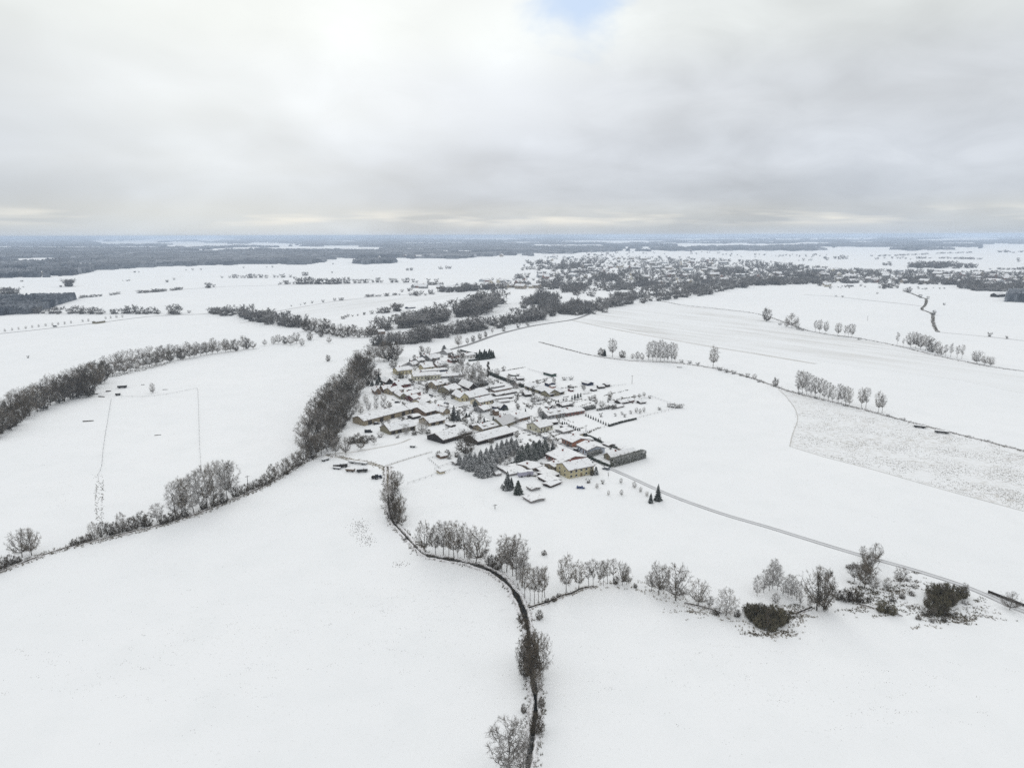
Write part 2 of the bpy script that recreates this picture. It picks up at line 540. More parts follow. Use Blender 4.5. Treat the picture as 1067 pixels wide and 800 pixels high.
ORD = ['first', 'second', 'third', 'fourth', 'fifth', 'sixth', 'seventh', 'eighth', 'ninth', 'tenth', 'eleventh',
       'twelfth', 'thirteenth', 'fourteenth', 'fifteenth', 'sixteenth', 'seventeenth', 'eighteenth', 'nineteenth', 'twentieth']
NAME = {'oak': 'broad_tree', 'dark': 'broad_tree', 'tall': 'bare_tree', 'alder': 'alder_tree', 'birch': 'birch_tree',
        'frosty': 'frosted_tree', 'shrub': 'bare_shrub', 'briar': 'bramble_thicket', 'lombardy': 'poplar_tree',
        'spruce': 'spruce_tree', 'pine': 'spruce_tree', 'thuja': 'small_conifer'}
CAT = {'bare_shrub': 'shrub', 'bramble_thicket': 'thicket'}
TREES = []      # (x, y, h_px, kind, width, setname)
SETS = {}       # setname -> (description, group, shared?)
rr = random.Random(5)
def trees(setname, desc, items, group=None, shared=False):
    SETS[setname] = (desc, group or setname, shared)
    for it in items:
        x, y, h, k = it[:4]
        wv = it[4] if len(it) > 4 else 1.0
        TREES.append((x, y, h, k, wv, setname))

def along(pts, n, h, kinds, jx=1.5, jy=1.0, jh=.18, w=1.0):
    """n trees along a photo polyline; h may be (from, to)"""
    h0, h1 = h if isinstance(h, tuple) else (h, h)
    seg = [math.dist(pts[i], pts[i + 1]) for i in range(len(pts) - 1)]
    tot = sum(seg)
    res = []
    for i in range(n):
        t = (i + .5) / n
        s = t * tot
        k = 0
        while k < len(seg) - 1 and s > seg[k]:
            s -= seg[k]; k += 1
        f = s / seg[k]
        x = pts[k][0] + (pts[k + 1][0] - pts[k][0]) * f + rr.uniform(-jx, jx)
        y = pts[k][1] + (pts[k + 1][1] - pts[k][1]) * f + rr.uniform(-jy, jy)
        res.append((x, y, (h0 + (h1 - h0) * t) * rr.uniform(1 - jh, 1 + jh), rr.choice(kinds), w * rr.uniform(.9, 1.15)))
    return res

def place_tree(x, y, h, k, wv, label, group):
    L = LIB[k][rr.randrange(len(LIB[k]))]
    hm = h * mpp(x, y)
    nm = NAME[k]
    r = empty(nm, G(x, y), rr.uniform(0, 6.283))
    r.scale = (hm * wv, hm * wv, hm)
    tag(r, label, CAT.get(nm, 'tree'), group)
    obj('stem' if k in ('shrub', 'briar') else 'trunk', L[0], r)
    obj('crown', L[1], r)
    return r

def merged(name, items, key, mats, label, cat=None):
    """far trees nobody could count: one mesh"""
    VV, FF, o = [], [], 0
    for (x, y, h, wv) in items:
        L = LIB[key][rr.randrange(len(LIB[key]))]
        cv, cf = L[2], L[3]
        p = G(x, y)
        hm = h * mpp(x, y)
        a = rr.uniform(0, 6.28)
        R = np.array([[math.cos(a), -math.sin(a), 0], [math.sin(a), math.cos(a), 0], [0, 0, 1]])
        VV.append((cv * np.array([hm * wv, hm * wv, hm])) @ R.T + np.array(p))
        FF.append(cf + o)
        o += len(cv)
    ob = obj(name, mesh_from(name, np.concatenate(VV), np.concatenate(FF), [mats]))
    tag(ob, label, cat or 'tree belt', None, 'stuff')
    return ob
# ------------------------------------------------------------------ ground sheets
def struct(name, me, kind='structure', label=None, cat=None):
    o = obj(name, me)
    tag(o, label or name.replace('_', ' '), cat, None, kind)
    return o

ys = [-900, -200, 100, 300, 600, 1000, 1800, 3500, 8000, 20000, 60000]
V, Fc = [], []
for y in ys:
    wv = 1500 + abs(y) * 1.15
    V += [(-wv, y, 0), (wv, y, 0)]
Fc = [(2 * i, 2 * i + 1, 2 * i + 3, 2 * i + 2) for i in range(len(ys) - 1)]
tag(struct('ground', mesh_from('ground', V, Fc, [SNOW])), 'flat farmland fields covered in fresh white snow', 'ground')

def sheet(name, pts, m, z=.03, label=None, jit=0.0, seed=1):
    r = random.Random(seed)
    P = []
    n = len(pts)
    for i in range(n):      # subdivide the outline and fray it
        a, b = pts[i], pts[(i + 1) % n]
        k = max(1, int(math.dist(a, b) / 6))
        for j in range(k):
            P.append((a[0] + (b[0] - a[0]) * j / k + (r.uniform(-jit, jit) if j else 0),
                      a[1] + (b[1] - a[1]) * j / k + (r.uniform(-jit, jit) * .3 if j else 0)))
    V = [G(x, y, z) for x, y in P]
    return struct(name, mesh_from(name, V, [tuple(range(len(V)))[::-1]], [m]), label=label, cat='field')

def smooth(pts, sub=6):
    """Catmull-Rom through world points"""
    P = [pts[0] * 2 - pts[1]] + list(pts) + [pts[-1] * 2 - pts[-2]]
    res = []
    for i in range(1, len(P) - 2):
        for j in range(sub):
            t = j / sub
            a, b, c, d = P[i - 1], P[i], P[i + 1], P[i + 2]
            res.append(.5 * ((2 * b) + (c - a) * t + (2 * a - 5 * b + 4 * c - d) * t * t + (3 * b - a - 3 * c + d) * t ** 3))
    res.append(P[-2])
    return res

def gpts(pts):
    return [G(*p) for p in pts]

def ribbon(name, pts, width, m, z=.04, label=None, kind='structure', cat='road', world_pts=False):
    W = smooth(pts if world_pts else gpts(pts))
    V, Fc, uv = [], [], []
    s = 0
    dist = []
    for i, p in enumerate(W):
        t = (W[min(i + 1, len(W) - 1)] - W[max(i - 1, 0)]); t.z = 0; t.normalize()
        nrm = Vector((-t.y, t.x, 0))
        if i: s += (W[i] - W[i - 1]).length
        dist.append(s)
        for k in (-.5, .5):
            q = p + nrm * width * k
            V.append((q.x, q.y, z))
    for i in range(len(W) - 1):
        Fc.append((2 * i, 2 * i + 2, 2 * i + 3, 2 * i + 1)[::-1])
        u = [(0, dist[i]), (0, dist[i + 1]), (1, dist[i + 1]), (1, dist[i])][::-1]
        uv += u
    o = obj(name, mesh_from(name, V, Fc, [m], None, uv))
    tag(o, label or name.replace('_', ' '), cat, None, kind)
    return o

def road_mat(name, col, dark, tracks, tw, edge=.0):
    def b(t, s):
        uvn = t.n('ShaderNodeUVMap')
        sp = t.n('ShaderNodeSeparateXYZ')
        t.l(uvn.outputs[0], sp.inputs[0])
        P = pos(t)
        tot = None
        for c in tracks:
            d = t.math('ABSOLUTE', t.math('SUBTRACT', sp.outputs[0], c))
            mr = t.n('ShaderNodeMapRange', _interpolation_type='SMOOTHSTEP')
            t.l(d, mr.inputs['Value'])
            mr.inputs['From Min'].default_value = tw * .5
            mr.inputs['From Max'].default_value = tw
            mr.inputs['To Min'].default_value = 1
            mr.inputs['To Max'].default_value = 0
            tot = mr.outputs[0] if tot is None else t.math('MAXIMUM', tot, mr.outputs[0])
        brk = t.ramp(noise(t, .12, 3, .6, P), [(.3, .35), (.6, 1.0)])
        m_ = t.math('MULTIPLY', tot, brk)
        t.l(t.mix(m_, t.mix(noise(t, .4, 4, .6, P), tuple(c * .93 for c in col), tuple(c * 1.04 for c in col)), dark), s.inputs['Base Color'])
    return mat(name, b)

ROAD = road_mat('snowy_road', (.60, .61, .62), (.27, .27, .27), (.15, .85), .13)
STREET = road_mat('village_street', (.72, .735, .74), (.30, .31, .32), (.05, .36, .62, .95), .05)
TRACK = road_mat('farm_track', (.66, .66, .64), (.20, .17, .12), (.25, .75), .16)
LINE = road_mat('worn_line', (.72, .725, .72), (.42, .41, .37), (.5,), .3)

ribbon('road', [(1120, 652), (1067, 637), (1010, 612.5), (950, 593), (880, 573.5), (800, 549), (752, 535), (700, 516.5), (655, 496.5), (635, 487.5), (612, 475), (588, 463.5), (567, 455.5), (536, 443.5)], 3.1, ROAD, .05, 'straight country road with dark wheel tracks through the snow')
ribbon('village_street', [(536, 443.5), (505, 431.5), (482, 422.5), (462, 415), (446, 407), (432, 400), (418, 392.5), (411, 388)], 9.0, STREET, .06, 'snow covered main street of the village')
ribbon('country_road', [(411, 388), (425, 379), (445, 371), (468, 364.6), (485, 360), (497, 356), (512, 350.6), (530, 345.4), (553, 340), (575, 336.4), (597, 333), (612, 328), (618, 324), (624, 321.6)], 6.5, mat('road_far', lambda t, s: (t.l(t.mix(noise(t, .1, 3, .6, pos(t)), (.13, .13, .13), (.36, .36, .36)), s.inputs['Base Color']))), .05, 'dark country road curving along the tree belt')
ribbon('farm_road', [(-60, 353.5), (0, 347.7), (57, 341.6), (105, 336), (160, 329.5), (215, 327.2)], 5.0, mat('road_far2', lambda t, s: (t.l(t.mix(noise(t, .05, 3, .6, pos(t)), (.16, .16, .17), (.45, .45, .45)), s.inputs['Base Color']))), .05, 'far straight road with a row of young trees')
ribbon('farm_track', [(354, 476), (362, 478), (372, 480), (385, 482.5), (397, 486), (402, 490), (405, 495), (405, 503), (404, 515)], 3.2, TRACK, .05, 'brown farm track beside the first field')
ribbon('farm_path', [(399, 486.5), (402, 485.5), (425, 478), (449, 471)], 1.6, LINE, .05, 'faint footpath towards the barns')
ribbon('yard_path', [(340, 474), (352, 472), (367, 471), (390, 467), (415, 462), (428, 457)], 2.4, LINE, .05, 'trampled lane behind the field trees')

sheet('stubble_field', [(811, 405.5), (820, 414), (829, 427), (831, 438), (826, 452), (823, 465), (860, 476), (914, 490), (977, 508), (1030, 522), (1100, 541), (1150, 554), (1150, 492), (1067, 470.5), (1000, 453.5), (945, 439.7), (900, 427.7), (868, 419.7)],
      streak_mat('stubble', math.radians(-28), (.42, .39, .34), .75, .22, .36, .46, .68, .03), .03, 'stubble field with straw and weeds poking through snow', .8)
sheet('ploughed_field', [(597, 334), (622, 324.2), (650, 318.5), (688, 313.6), (745, 321), (793, 328.4), (842, 345), (870, 349.5), (905, 355), (1000, 377), (1120, 402), (1150, 428), (1000, 396), (850, 376), (760, 364), (700, 353), (640, 341)],
      streak_mat('furrows', math.radians(-52), (.50, .485, .45), .75, .004, .05, .44, .66, .006), .03, 'ploughed field with faint brown furrows under thin snow', .6)
sheet('far_ploughed_field', [(285, 325.5), (325, 318), (360, 312.5), (400, 308.6), (450, 305.5), (490, 304.5), (540, 299.5), (505, 307), (470, 311), (430, 314.5), (398, 319), (350, 328), (330, 331)],
      streak_mat('furrows_far', math.radians(60), (.50, .50, .48), .6, .003, .03, .42, .66, .004), .04, 'far ploughed strip of grey snow between hedges', .3)

def edge_line(name, pts, label, width=1.6, m=None, z=.05):
    return ribbon(name, pts, width, m or LINE, z, label, cat='field boundary')
edge_line('field_boundary', [(597, 334), (640, 343), (700, 354), (740, 361), (790, 369), (850, 379)], 'brown seam between the furrowed field and white field', 6, mat('seam', lambda t, s: t.l(t.mix(noise(t, .04, 3, .6, pos(t)), (.46, .44, .40), (.76, .77, .77)), s.inputs['Base Color'])))
edge_line('field_boundary', [(823, 465), (860, 476.2), (914, 490.3), (977, 508.3), (1067, 532.5)], 'dark lower edge of the stubble field', .9)
edge_line('field_boundary', [(811, 405.5), (820, 414), (829, 427), (831, 438), (826, 452), (823, 465)], 'curved western edge of the stubble field', 1.0)
edge_line('field_boundary', [(838, 307), (875, 309.5), (910, 313.5), (935, 316), (960, 319)], 'thin dark seam across the upper right field', 7, mat('seam2', lambda t, s: t.l(t.mix(noise(t, .02, 3, .6, pos(t)), (.30, .29, .28), (.74, .75, .76)), s.inputs['Base Color'])))
edge_line('field_boundary', [(977, 346), (1010, 349), (1040, 352), (1067, 355), (1100, 359)], 'thin seam running right from the zigzag ditch', 4, MATS['seam2'])
edge_line('field_boundary', [(250, 336.6), (262, 335.5), (270, 334.4)], 'short faint line near the wooded belt', 4, MATS['seam'])
edge_line('field_boundary', [(285, 325), (325, 318), (360, 312.5), (400, 308.6), (440, 305.8)], 'upper edge of the far ploughed strip', 7, MATS['seam2'])
edge_line('field_boundary', [(189, 301.5), (240, 298.5), (309, 296.8), (360, 296.2), (432, 296)], 'far hedge line across the left snowfields', 9, MATS['seam2'])
edge_line('field_boundary', [(355, 476), (340, 473.4), (333, 476)], 'dark bank at the corner of the field', 1.5, BANK)

# water courses: dark water sheet between two raised, snow-topped banks
def watercourse(name, pts, wat, bank_h, bank_w, label, step=2.2, bm=None, wmul=None):
    W = smooth(gpts(pts), 8)
    rg = random.Random(len(pts))
    V, Fc, mi = [], [], []
    prof = [(-1, 0), (-.75, .55), (-.5, 1.0), (-.2, .8), (0, .02)]
    for i, p in enumerate(W):
        t = (W[min(i + 1, len(W) - 1)] - W[max(i - 1, 0)]); t.z = 0; t.normalize()
        nrm = Vector((-t.y, t.x, 0))
        wob = .5 + .5 * math.sin(i * .37) * math.sin(i * .13 + 1.7)
        hw = wat / 2 * (.45 + .75 * wob) * rg.uniform(.8, 1.2) * (wmul(i / len(W)) if wmul else 1)
        row = []
        for sgn in (-1, 1):
            hh = bank_h * rg.uniform(.6, 1.2)
            wd = bank_w * rg.uniform(.7, 1.3)
            for k, (a, zz_) in enumerate(prof):
                q = p + nrm * sgn * (hw - a * wd)
                row.append((q.x, q.y, .012 + zz_ * hh))
        V += row
    n = 10
    for i in range(len(W) - 1):
        for s in range(2):
            for k in range(4):
                a = i * n + s * 5 + k
                q = (a, a + 1, a + n + 1, a + n)
                Fc.append(q if s else q[::-1]); mi.append(1)
        a, b = i * n + 4, i * n + 9
        Fc.append((a, b, b + n, a + n)[::-1]); mi.append(0)
    o = obj(name, mesh_from(name, V, Fc, [WATER, bm or BANK], mi))
    tag(o, label, 'stream', None, 'structure')
    return W

S1 = [(404, 486), (404, 505), (405, 525), (408, 541), (415, 550), (424, 560), (436, 573), (446, 579), (465, 582.5), (486, 586.5), (502, 591), (517, 598), (530, 609), (538, 620), (545, 635), (549, 650), (551, 670), (554, 700), (557.5, 722), (558, 740), (555, 765), (551, 790), (547, 830), (543, 880)]
W1 = watercourse('stream', S1, 1.8, .5, 1.7, 'narrow black stream winding towards the viewer between banks', wmul=lambda t: .4 if t < .3 else (1.15 if t < .62 else .75))
W2 = watercourse('ditch', [(549, 634), (558, 631), (572, 627), (585, 621), (596, 618), (607, 613), (622, 611)], .8, .35, .6, 'small dark ditch branching right from the stream')
W2b = watercourse('ditch', [(713, 628), (730, 632), (741, 635), (752, 639)], .5, .3, .6, 'short dark ditch under the single trees')
W2c = watercourse('ditch', [(829, 639.5), (838, 636), (847, 632.5)], .6, .35, .6, 'dark ditch stub beside the big bushy tree')
W2d = watercourse('ditch', [(897, 630), (908, 633), (925, 637), (940, 642)], .5, .3, .6, 'short dark ditch below the scrub patch')
S3 = [(-60, 620), (-25, 606), (0, 595), (20, 588), (38, 581), (73, 569.6), (100, 563.5), (122, 558), (150, 551.5), (177, 544), (196, 538.6), (213, 532.5), (240, 521.5), (270, 509), (292, 497), (312, 484), (330, 475)]
W3 = watercourse('ditch', S3, .9, .45, .9, 'long dark ditch along the lower left tree line')
S4 = [(562, 356.5), (580, 361.2), (600, 366.4), (620, 371), (640, 374), (662, 376.4), (690, 377.4), (708, 378.5), (745, 384), (768, 389.5), (792, 397), (820, 407), (845, 413.5), (868, 419), (900, 427), (945, 439), (1000, 453), (1067, 470), (1150, 491)]
W4 = watercourse('ditch', S4, .8, .5, 1.0, 'long thin ditch crossing the right hand fields')
S5 = [(688, 313.4), (711, 318), (745, 321.5), (793, 328), (842, 344.6), (894, 352.5), (935, 360.5), (972, 369.8), (1005, 376.8), (1034, 382.5), (1067, 387), (1150, 400)]
W5 = watercourse('ditch', S5, .8, .5, 1.0, 'upper ditch crossing the right hand fields')
S6 = [(941, 303), (950, 306), (959.5, 310), (965, 312), (964, 318), (960.5, 322.5), (971, 327), (972, 335), (974, 341), (977, 346)]
W6 = watercourse('ditch', S6, 1.0, .5, 1.2, 'zigzag ditch overgrown with brown reeds')
S0 = [(-60, 470), (0, 449.5), (12, 444)]
W0 = watercourse('ditch', S0, .9, .6, 1.2, 'dark ditch at the left edge below broad trees')
S7 = [(109, 393), (130, 388.5), (160, 381.5), (172, 378)]

# dry grass tufts: one mesh per stretch (nobody could count the blades)
def tufts(name, spots, h, m, label, nb=4, wid=.09):
    rg = np.random.default_rng(len(spots) + 7)
    S = np.asarray(spots, float)
    n = len(S)
    P0 = np.repeat(S, nb, axis=0)
    P0[:, :2] += rg.normal(0, h * .35, (n * nb, 2))
    L = h * rg.uniform(.5, 1.25, n * nb)
    d = rg.normal(0, .45, (n * nb, 2))
    P1 = P0 + np.stack([d[:, 0] * L, d[:, 1] * L, L], 1)
    P0[:, 2] = 0.0
    V, Fq = prisms(P0, P1, np.full(n * nb, wid), np.full(n * nb, wid * .25))
    o = obj(name, mesh_from(name, V, Fq, [m]))
    tag(o, label, 'grass', None, 'stuff')
    return o

def tuft_line(W, per_m, spread, rg):
    out_ = []
    for i in range(len(W) - 1):
        a, b = W[i], W[i + 1]
        n = (b - a).length * per_m
        n = int(n) + (rg.random() < n - int(n))
        t = (b - a).normalized()
        for _ in range(n):
            f = rg.random()
            p = a.lerp(b, f)
            o = rg.choice((-1, 1)) * abs(rg.gauss(spread, spread * .5))
            out_.append((p.x - t.y * o, p.y + t.x * o, 0))
    return out_
rg = random.Random(3)
tufts('bank_grass', tuft_line(W1, 6.5, 1.5, rg), .5, GRASSD, 'brown grass along the stream banks')
tufts('bank_grass', tuft_line(W2, 3, .8, rg) + tuft_line(smooth(gpts([(622, 611), (640, 610), (659, 610), (682, 618), (713, 628), (741, 635), (762, 643), (782, 655), (800, 663), (812, 660), (824, 647), (838, 637)])), 2.2, 2.0, rg), .5, GRASS, 'straw coloured grass strip below the single trees')
tufts('bank_grass', tuft_line(W3, 4, 1.6, rg), .7, GRASSD, 'dark grass along the left ditch')
tufts('bank_grass', tuft_line(W4, 1.6, 1.2, rg), .8, GRASSD, 'dark grass along the long right ditch')
tufts('bank_grass', tuft_line(W5, 1.0, 1.4, rg), .9, GRASSD, 'dark grass along the upper right ditch')
tufts('bank_reeds', tuft_line(W6, 1.8, 1.2, rg), .8, GRASSD, 'brown reeds along the zigzag ditch', 5, .2)
tufts('bank_grass', tuft_line(W0, 4, 1.5, rg) + tuft_line(smooth(gpts(S7)), 3, 5, rg), .9, GRASSD, 'dark grass under the left tree belt')
tufts('lane_grass', tuft_line(smooth(gpts([(341, 473.5), (361, 478), (381.5, 481.7), (399, 487), (405.6, 493)])), 4, 1.2, rg), .45, GRASS, 'brown grass along the field lane')

def patch(cx, cy, rx, ry, n, rg, hole=0):
    r = []
    while len(r) < n:
        a, b = rg.gauss(0, .5), rg.gauss(0, .5)
        if a * a + b * b > 1.2: continue
        p = G(cx + a * rx, cy + b * ry)
        r.append((p.x, p.y, 0))
    return r
def arcs(pts, n, j, rg):
    r = []
    for i in range(n):
        k = rg.randrange(len(pts) - 1); f = rg.random()
        x = pts[k][0] + (pts[k + 1][0] - pts[k][0]) * f + rg.gauss(0, j)
        y = pts[k][1] + (pts[k + 1][1] - pts[k][1]) * f + rg.gauss(0, j * .6)
        p = G(x, y); r.append((p.x, p.y, 0))
    return r
tufts('grass_patch', patch(374, 551, 13, 11, 150, rg) + patch(382, 562, 12, 8, 90, rg) + patch(418, 588, 10, 4, 30, rg), .22, GRASSD, 'scattered grass clods showing in the foreground field', 2, .10)
tufts('grass_patch', arcs([(101, 505), (100, 520), (101, 541)], 80, .8, rg) + arcs([(107, 500), (106.5, 520), (106, 543)], 80, .8, rg) + arcs([(104, 495), (103.5, 543)], 80, 2.5, rg), .28, GRASSD, 'double strip of dug earth specks in the left field', 2, .12)
def clusters(items, rg):
    r = []
    for (cx, cy, rx, ry, nc, per) in items:
        for _ in range(nc):
            c = G(cx + rg.gauss(0, .5) * rx, cy + rg.gauss(0, .5) * ry)
            L, A = rg.uniform(.6, 3.2), rg.uniform(-.5, .3)
            for _ in range(int(per * rg.uniform(.4, 1.6))):
                a = rg.gauss(0, L)
                r.append((c.x + a * math.cos(A) + rg.gauss(0, .5), c.y + a * math.sin(A) + rg.gauss(0, .5), 0))
    return r
tufts('weed_patch', clusters([(915, 622, 40, 16, 34, 16), (985, 645, 36, 9, 26, 12), (950, 608, 22, 12, 12, 12), (830, 640, 22, 10, 18, 14), (1012, 632, 22, 14, 10, 10), (800, 660, 26, 3, 9, 14)], rg), .45, GRASSD, 'dark weeds in the snow around the thickets', 4, .07)
tufts('weed_patch', clusters([(915, 622, 40, 16, 16, 14), (985, 645, 36, 9, 14, 12), (1000, 640, 30, 12, 12, 8), (830, 640, 22, 10, 10, 12), (725, 638, 30, 3, 9, 10), (800, 661, 26, 3, 6, 12)], rg), .40, GRASS, 'straw coloured weeds in the snow around the thickets', 4, .07)
tufts('weed_patch', clusters([(455, 625, 90, 40, 30, 8), (250, 660, 260, 90, 60, 7), (700, 690, 260, 70, 46, 7), (60, 505, 60, 40, 26, 6), (480, 520, 60, 14, 12, 8), (150, 460, 80, 30, 16, 6), (850, 540, 120, 40, 14, 6), (120, 700, 140, 60, 30, 7), (950, 720, 120, 40, 26, 6)], rg) + patch(455, 625, 90, 40, 240, rg) + patch(250, 650, 300, 130, 200, rg) + patch(760, 700, 300, 80, 110, rg) + patch(480, 525, 40, 12, 90, rg) + patch(60, 505, 50, 35, 90, rg) + patch(700, 690, 200, 60, 120, rg) + patch(300, 650, 200, 80, 160, rg), .12, GRASSD, 'sparse dark grass tips in the foreground fields', 1, .06)
STUB = dusted('stubble_straw', (.24, .205, .155), .3, .9, 1.5, .4, .8, .5)
st = []
poly = [(811, 405.5), (829, 427), (826, 452), (823, 465), (914, 490), (1067, 532), (1150, 554), (1150, 492), (1067, 471), (945, 440), (868, 420)]
def inside(x, y, P):
    c = False
    for i in range(len(P)):
        (x1, y1), (x2, y2) = P[i], P[i - 1]
        if (y1 > y) != (y2 > y) and x < (x2 - x1) * (y - y1) / (y2 - y1) + x1:
            c = not c
    return c
while len(st) < 9000:
    x, y = rg.uniform(811, 1150), rg.uniform(405, 554)
    if inside(x, y, poly):
        p = G(x, y)
        # tufts gather in the working direction
        if math.sin(p.x * .21 + math.sin(p.y * .13) * 2) + math.sin(p.y * .17 + p.x * .06) + rg.uniform(-1.6, 1.6) > .1:
            st.append((p.x, p.y, 0))
tufts('stubble', st, .22, STUB, 'brown stubble tufts across the snowy stubble field', 3, .08)

# ------------------------------------------------------------------ far woods, one mass each
def canopy(name, near, far, label, h=17, nu=None, nv=10, seed=0, hn=.16):
    nv = nv * 2
    rgn = np.random.default_rng(seed + 11)
    def samp(poly, x):
        xs = [p[0] for p in poly]; yv = [p[1] for p in poly]
        return float(np.interp(x, xs, yv))
    x0 = max(near[0][0], far[0][0]); x1 = min(near[-1][0], far[-1][0])
    nu = nu or int((x1 - x0) / 1.3)
    V, Fc = [], []
    for i in range(nu + 1):
        x = x0 + (x1 - x0) * i / nu
        yn, yf = samp(near, x), samp(far, x)
        yn += min(.5, .12 * abs(yn - yf)) * math.sin(x * .37 + seed) * math.sin(x * .11 + 2 * seed) + rgn.normal(0, .03)
        yn = max(yn, yf + .02)
        a, b = G(x, yn), G(x, yf)
        edge = min(1.0, min(i, nu - i) / 2)
        cols = [(a, 0.0)]
        for j in range(nv):
            t = (j / (nv - 1)) ** 1.5 if nv > 1 else 0
            q = a.lerp(b, t)
            wob = (b - a).length / nv * .4
            q = q + Vector((rgn.normal(0, min(wob, 1.5)), rgn.normal(0, min(wob, 5)), 0))
            cols.append((q, h * edge * (1 - hn + hn * rgn.random() * 2)))
        cols.append((b, 0.0))
        for q, z in cols:
            V.append((q.x, q.y, z))
    m = nv + 2
    for i in range(nu):
        for j in range(m - 1):
            k = i * m + j
            Fc.append((k, k + m, k + m + 1)); Fc.append((k, k + m + 1, k + 1))
    o = obj(name, mesh_from(name, V, Fc, [FOREST]))
    tag(o, label, 'woods', None, 'stuff')
    return o

canopy('pine_wood', [(-60, 332), (0, 328.5), (20, 327.4), (38, 326.5), (48, 322.5), (64, 317), (80, 312)], [(-60, 313), (0, 313), (40, 312.2), (60, 311.5), (80, 311)], 'dense dark pine wood at the left edge', 11, 200, 22, 1, .34)
def forested_plain(name, x0, x1, near, ytop, clears, label, seed, thr=.0, h=17):
    """woods and clearings reaching to the horizon: one mesh, faces only where trees stand"""
    rgn = np.random.default_rng(seed)
    xs = np.arange(x0, x1, 1.1)
    rows = []
    y = 291.0
    while y > ytop:
        rows.append(y)
        y -= .6 if y > 264 else (.36 if y > 250 else .2)
    # smooth noise stretched along the horizon
    def field(sx, sy, sd):
        r = np.random.default_rng(sd)
        nx, ny = int((x1 - x0) / sx) + 3, int(48 / sy) + 5
        g = r.random((ny, nx))
        X = (xs - x0) / sx; Y = (291.0 - np.array(rows)) / sy
        xi, yi = X.astype(int), Y.astype(int)
        fx, fy = X - xi, Y - yi
        fx = fx * fx * (3 - 2 * fx); fy = fy * fy * (3 - 2 * fy)
        a = g[yi][:, xi] * (1 - fx) + g[yi][:, xi + 1] * fx
        b = g[yi + 1][:, xi] * (1 - fx) + g[yi + 1][:, xi + 1] * fx
        return a * (1 - fy)[:, None] + b * fy[:, None]
    M = .55 * field(75, 2.2, seed + 1) + .30 * field(26, 1.1, seed + 2) + .15 * field(7, .5, seed + 3)
    V, Fc = [], []
    idx = {}
    for j, yy in enumerate(rows):
        for i, xx in enumerate(xs):
            on = M[j, i] > (.30 if yy > 262 else .42) + thr
            yn = float(np.interp(xx, [p[0] for p in near], [p[1] for p in near]))
            if yy > yn + .5 * math.sin(xx * .23) * math.sin(xx * .071): on = False
            for (cx, cy, rx, ry) in clears:
                if ((xx - cx) / rx) ** 2 + ((yy - cy) / ry) ** 2 < .75 + .5 * M[j, i]: on = False
            p = G(xx, yy)
            V.append((p.x, p.y, h * rgn.uniform(.8, 1.2) if on else -2.0))
            idx[(j, i)] = on
    n = len(xs)
    for j in range(len(rows) - 1):
        for i in range(n - 1):
            if idx[(j, i)] or idx[(j + 1, i)] or idx[(j, i + 1)] or idx[(j + 1, i + 1)]:
                a = j * n + i
                Fc.append((a, a + 1, a + n + 1, a + n))
    # sharp fronts: every forest edge gets a wall of trunks facing its clearing
    o = obj(name, mesh_from(name, V, Fc, [FOREST]))
    tag(o, label, 'woods', None, 'stuff')
forested_plain('distant_woods', -90, 1160, [(-90, 290.5), (0, 289.8), (22, 289), (60, 288.3), (80, 286), (95, 283.5), (100, 281.5), (130, 280), (160, 278), (168, 277.6), (230, 276), (284, 274.8), (310, 276), (338, 273.4), (343, 270), (420, 269), (480, 269.4), (520, 266), (560, 266), (600, 263.5), (640, 261.8), (760, 261), (850, 261.2), (900, 259), (950, 261), (1023, 259), (1024, 254), (1160, 254)], 247.0,
    [(45, 270.6, 36, 1.9), (88, 276, 12, 2.2), (14, 283, 16, 1.4), (78, 281.5, 16, 1.3), (55, 284.4, 14, .9), (120, 266.5, 18, .7), (30, 280, 10, .7), (105, 273.6, 10, .5), (330, 263, 30, .4), (500, 263.4, 40, .6), (420, 266.2, 30, .4), (55, 257.8, 80, .9), (128, 257.4, 30, .7), (30, 251.6, 60, .5), (173, 254.2, 12, .5), (262, 259, 34, .8), (200, 256.2, 40, .5), (355, 256.4, 24, .6), (432, 253.2, 14, .6), (474, 253, 20, .6), (545, 253, 22, .9), (640, 251.8, 60, 1.3), (655, 249.3, 45, .6), (712, 254.2, 26, .9), (733, 252.2, 20, .7), (790, 248.2, 10, .5), (898, 252.2, 16, .8),
     (925, 254.6, 30, .5), (975, 250.4, 22, 1.0), (1010, 249.3, 30, 1.5), (1000, 253.6, 24, 1.0), (1055, 248.8, 30, .5), (1040, 252.5, 20, .7), (600, 258.8, 14, .6), (690, 257.6, 26, .5)],
    'blue forests and snowy clearings reaching to the hazy horizon', 5)
canopy('wood_island', [(367, 274.5), (375, 275.4), (395, 275), (414, 273.8)], [(367, 273.4), (375, 271.6), (400, 271), (414, 272)], 'small flat wood standing alone in the far field', 15, 60, 8, 5, .25)
canopy('town_wood', [(1048, 314.5), (1067, 315), (1150, 317)], [(1048, 308), (1150, 308)], 'dark square spruce wood at the right edge', 14, 60, 12, 14, .25)
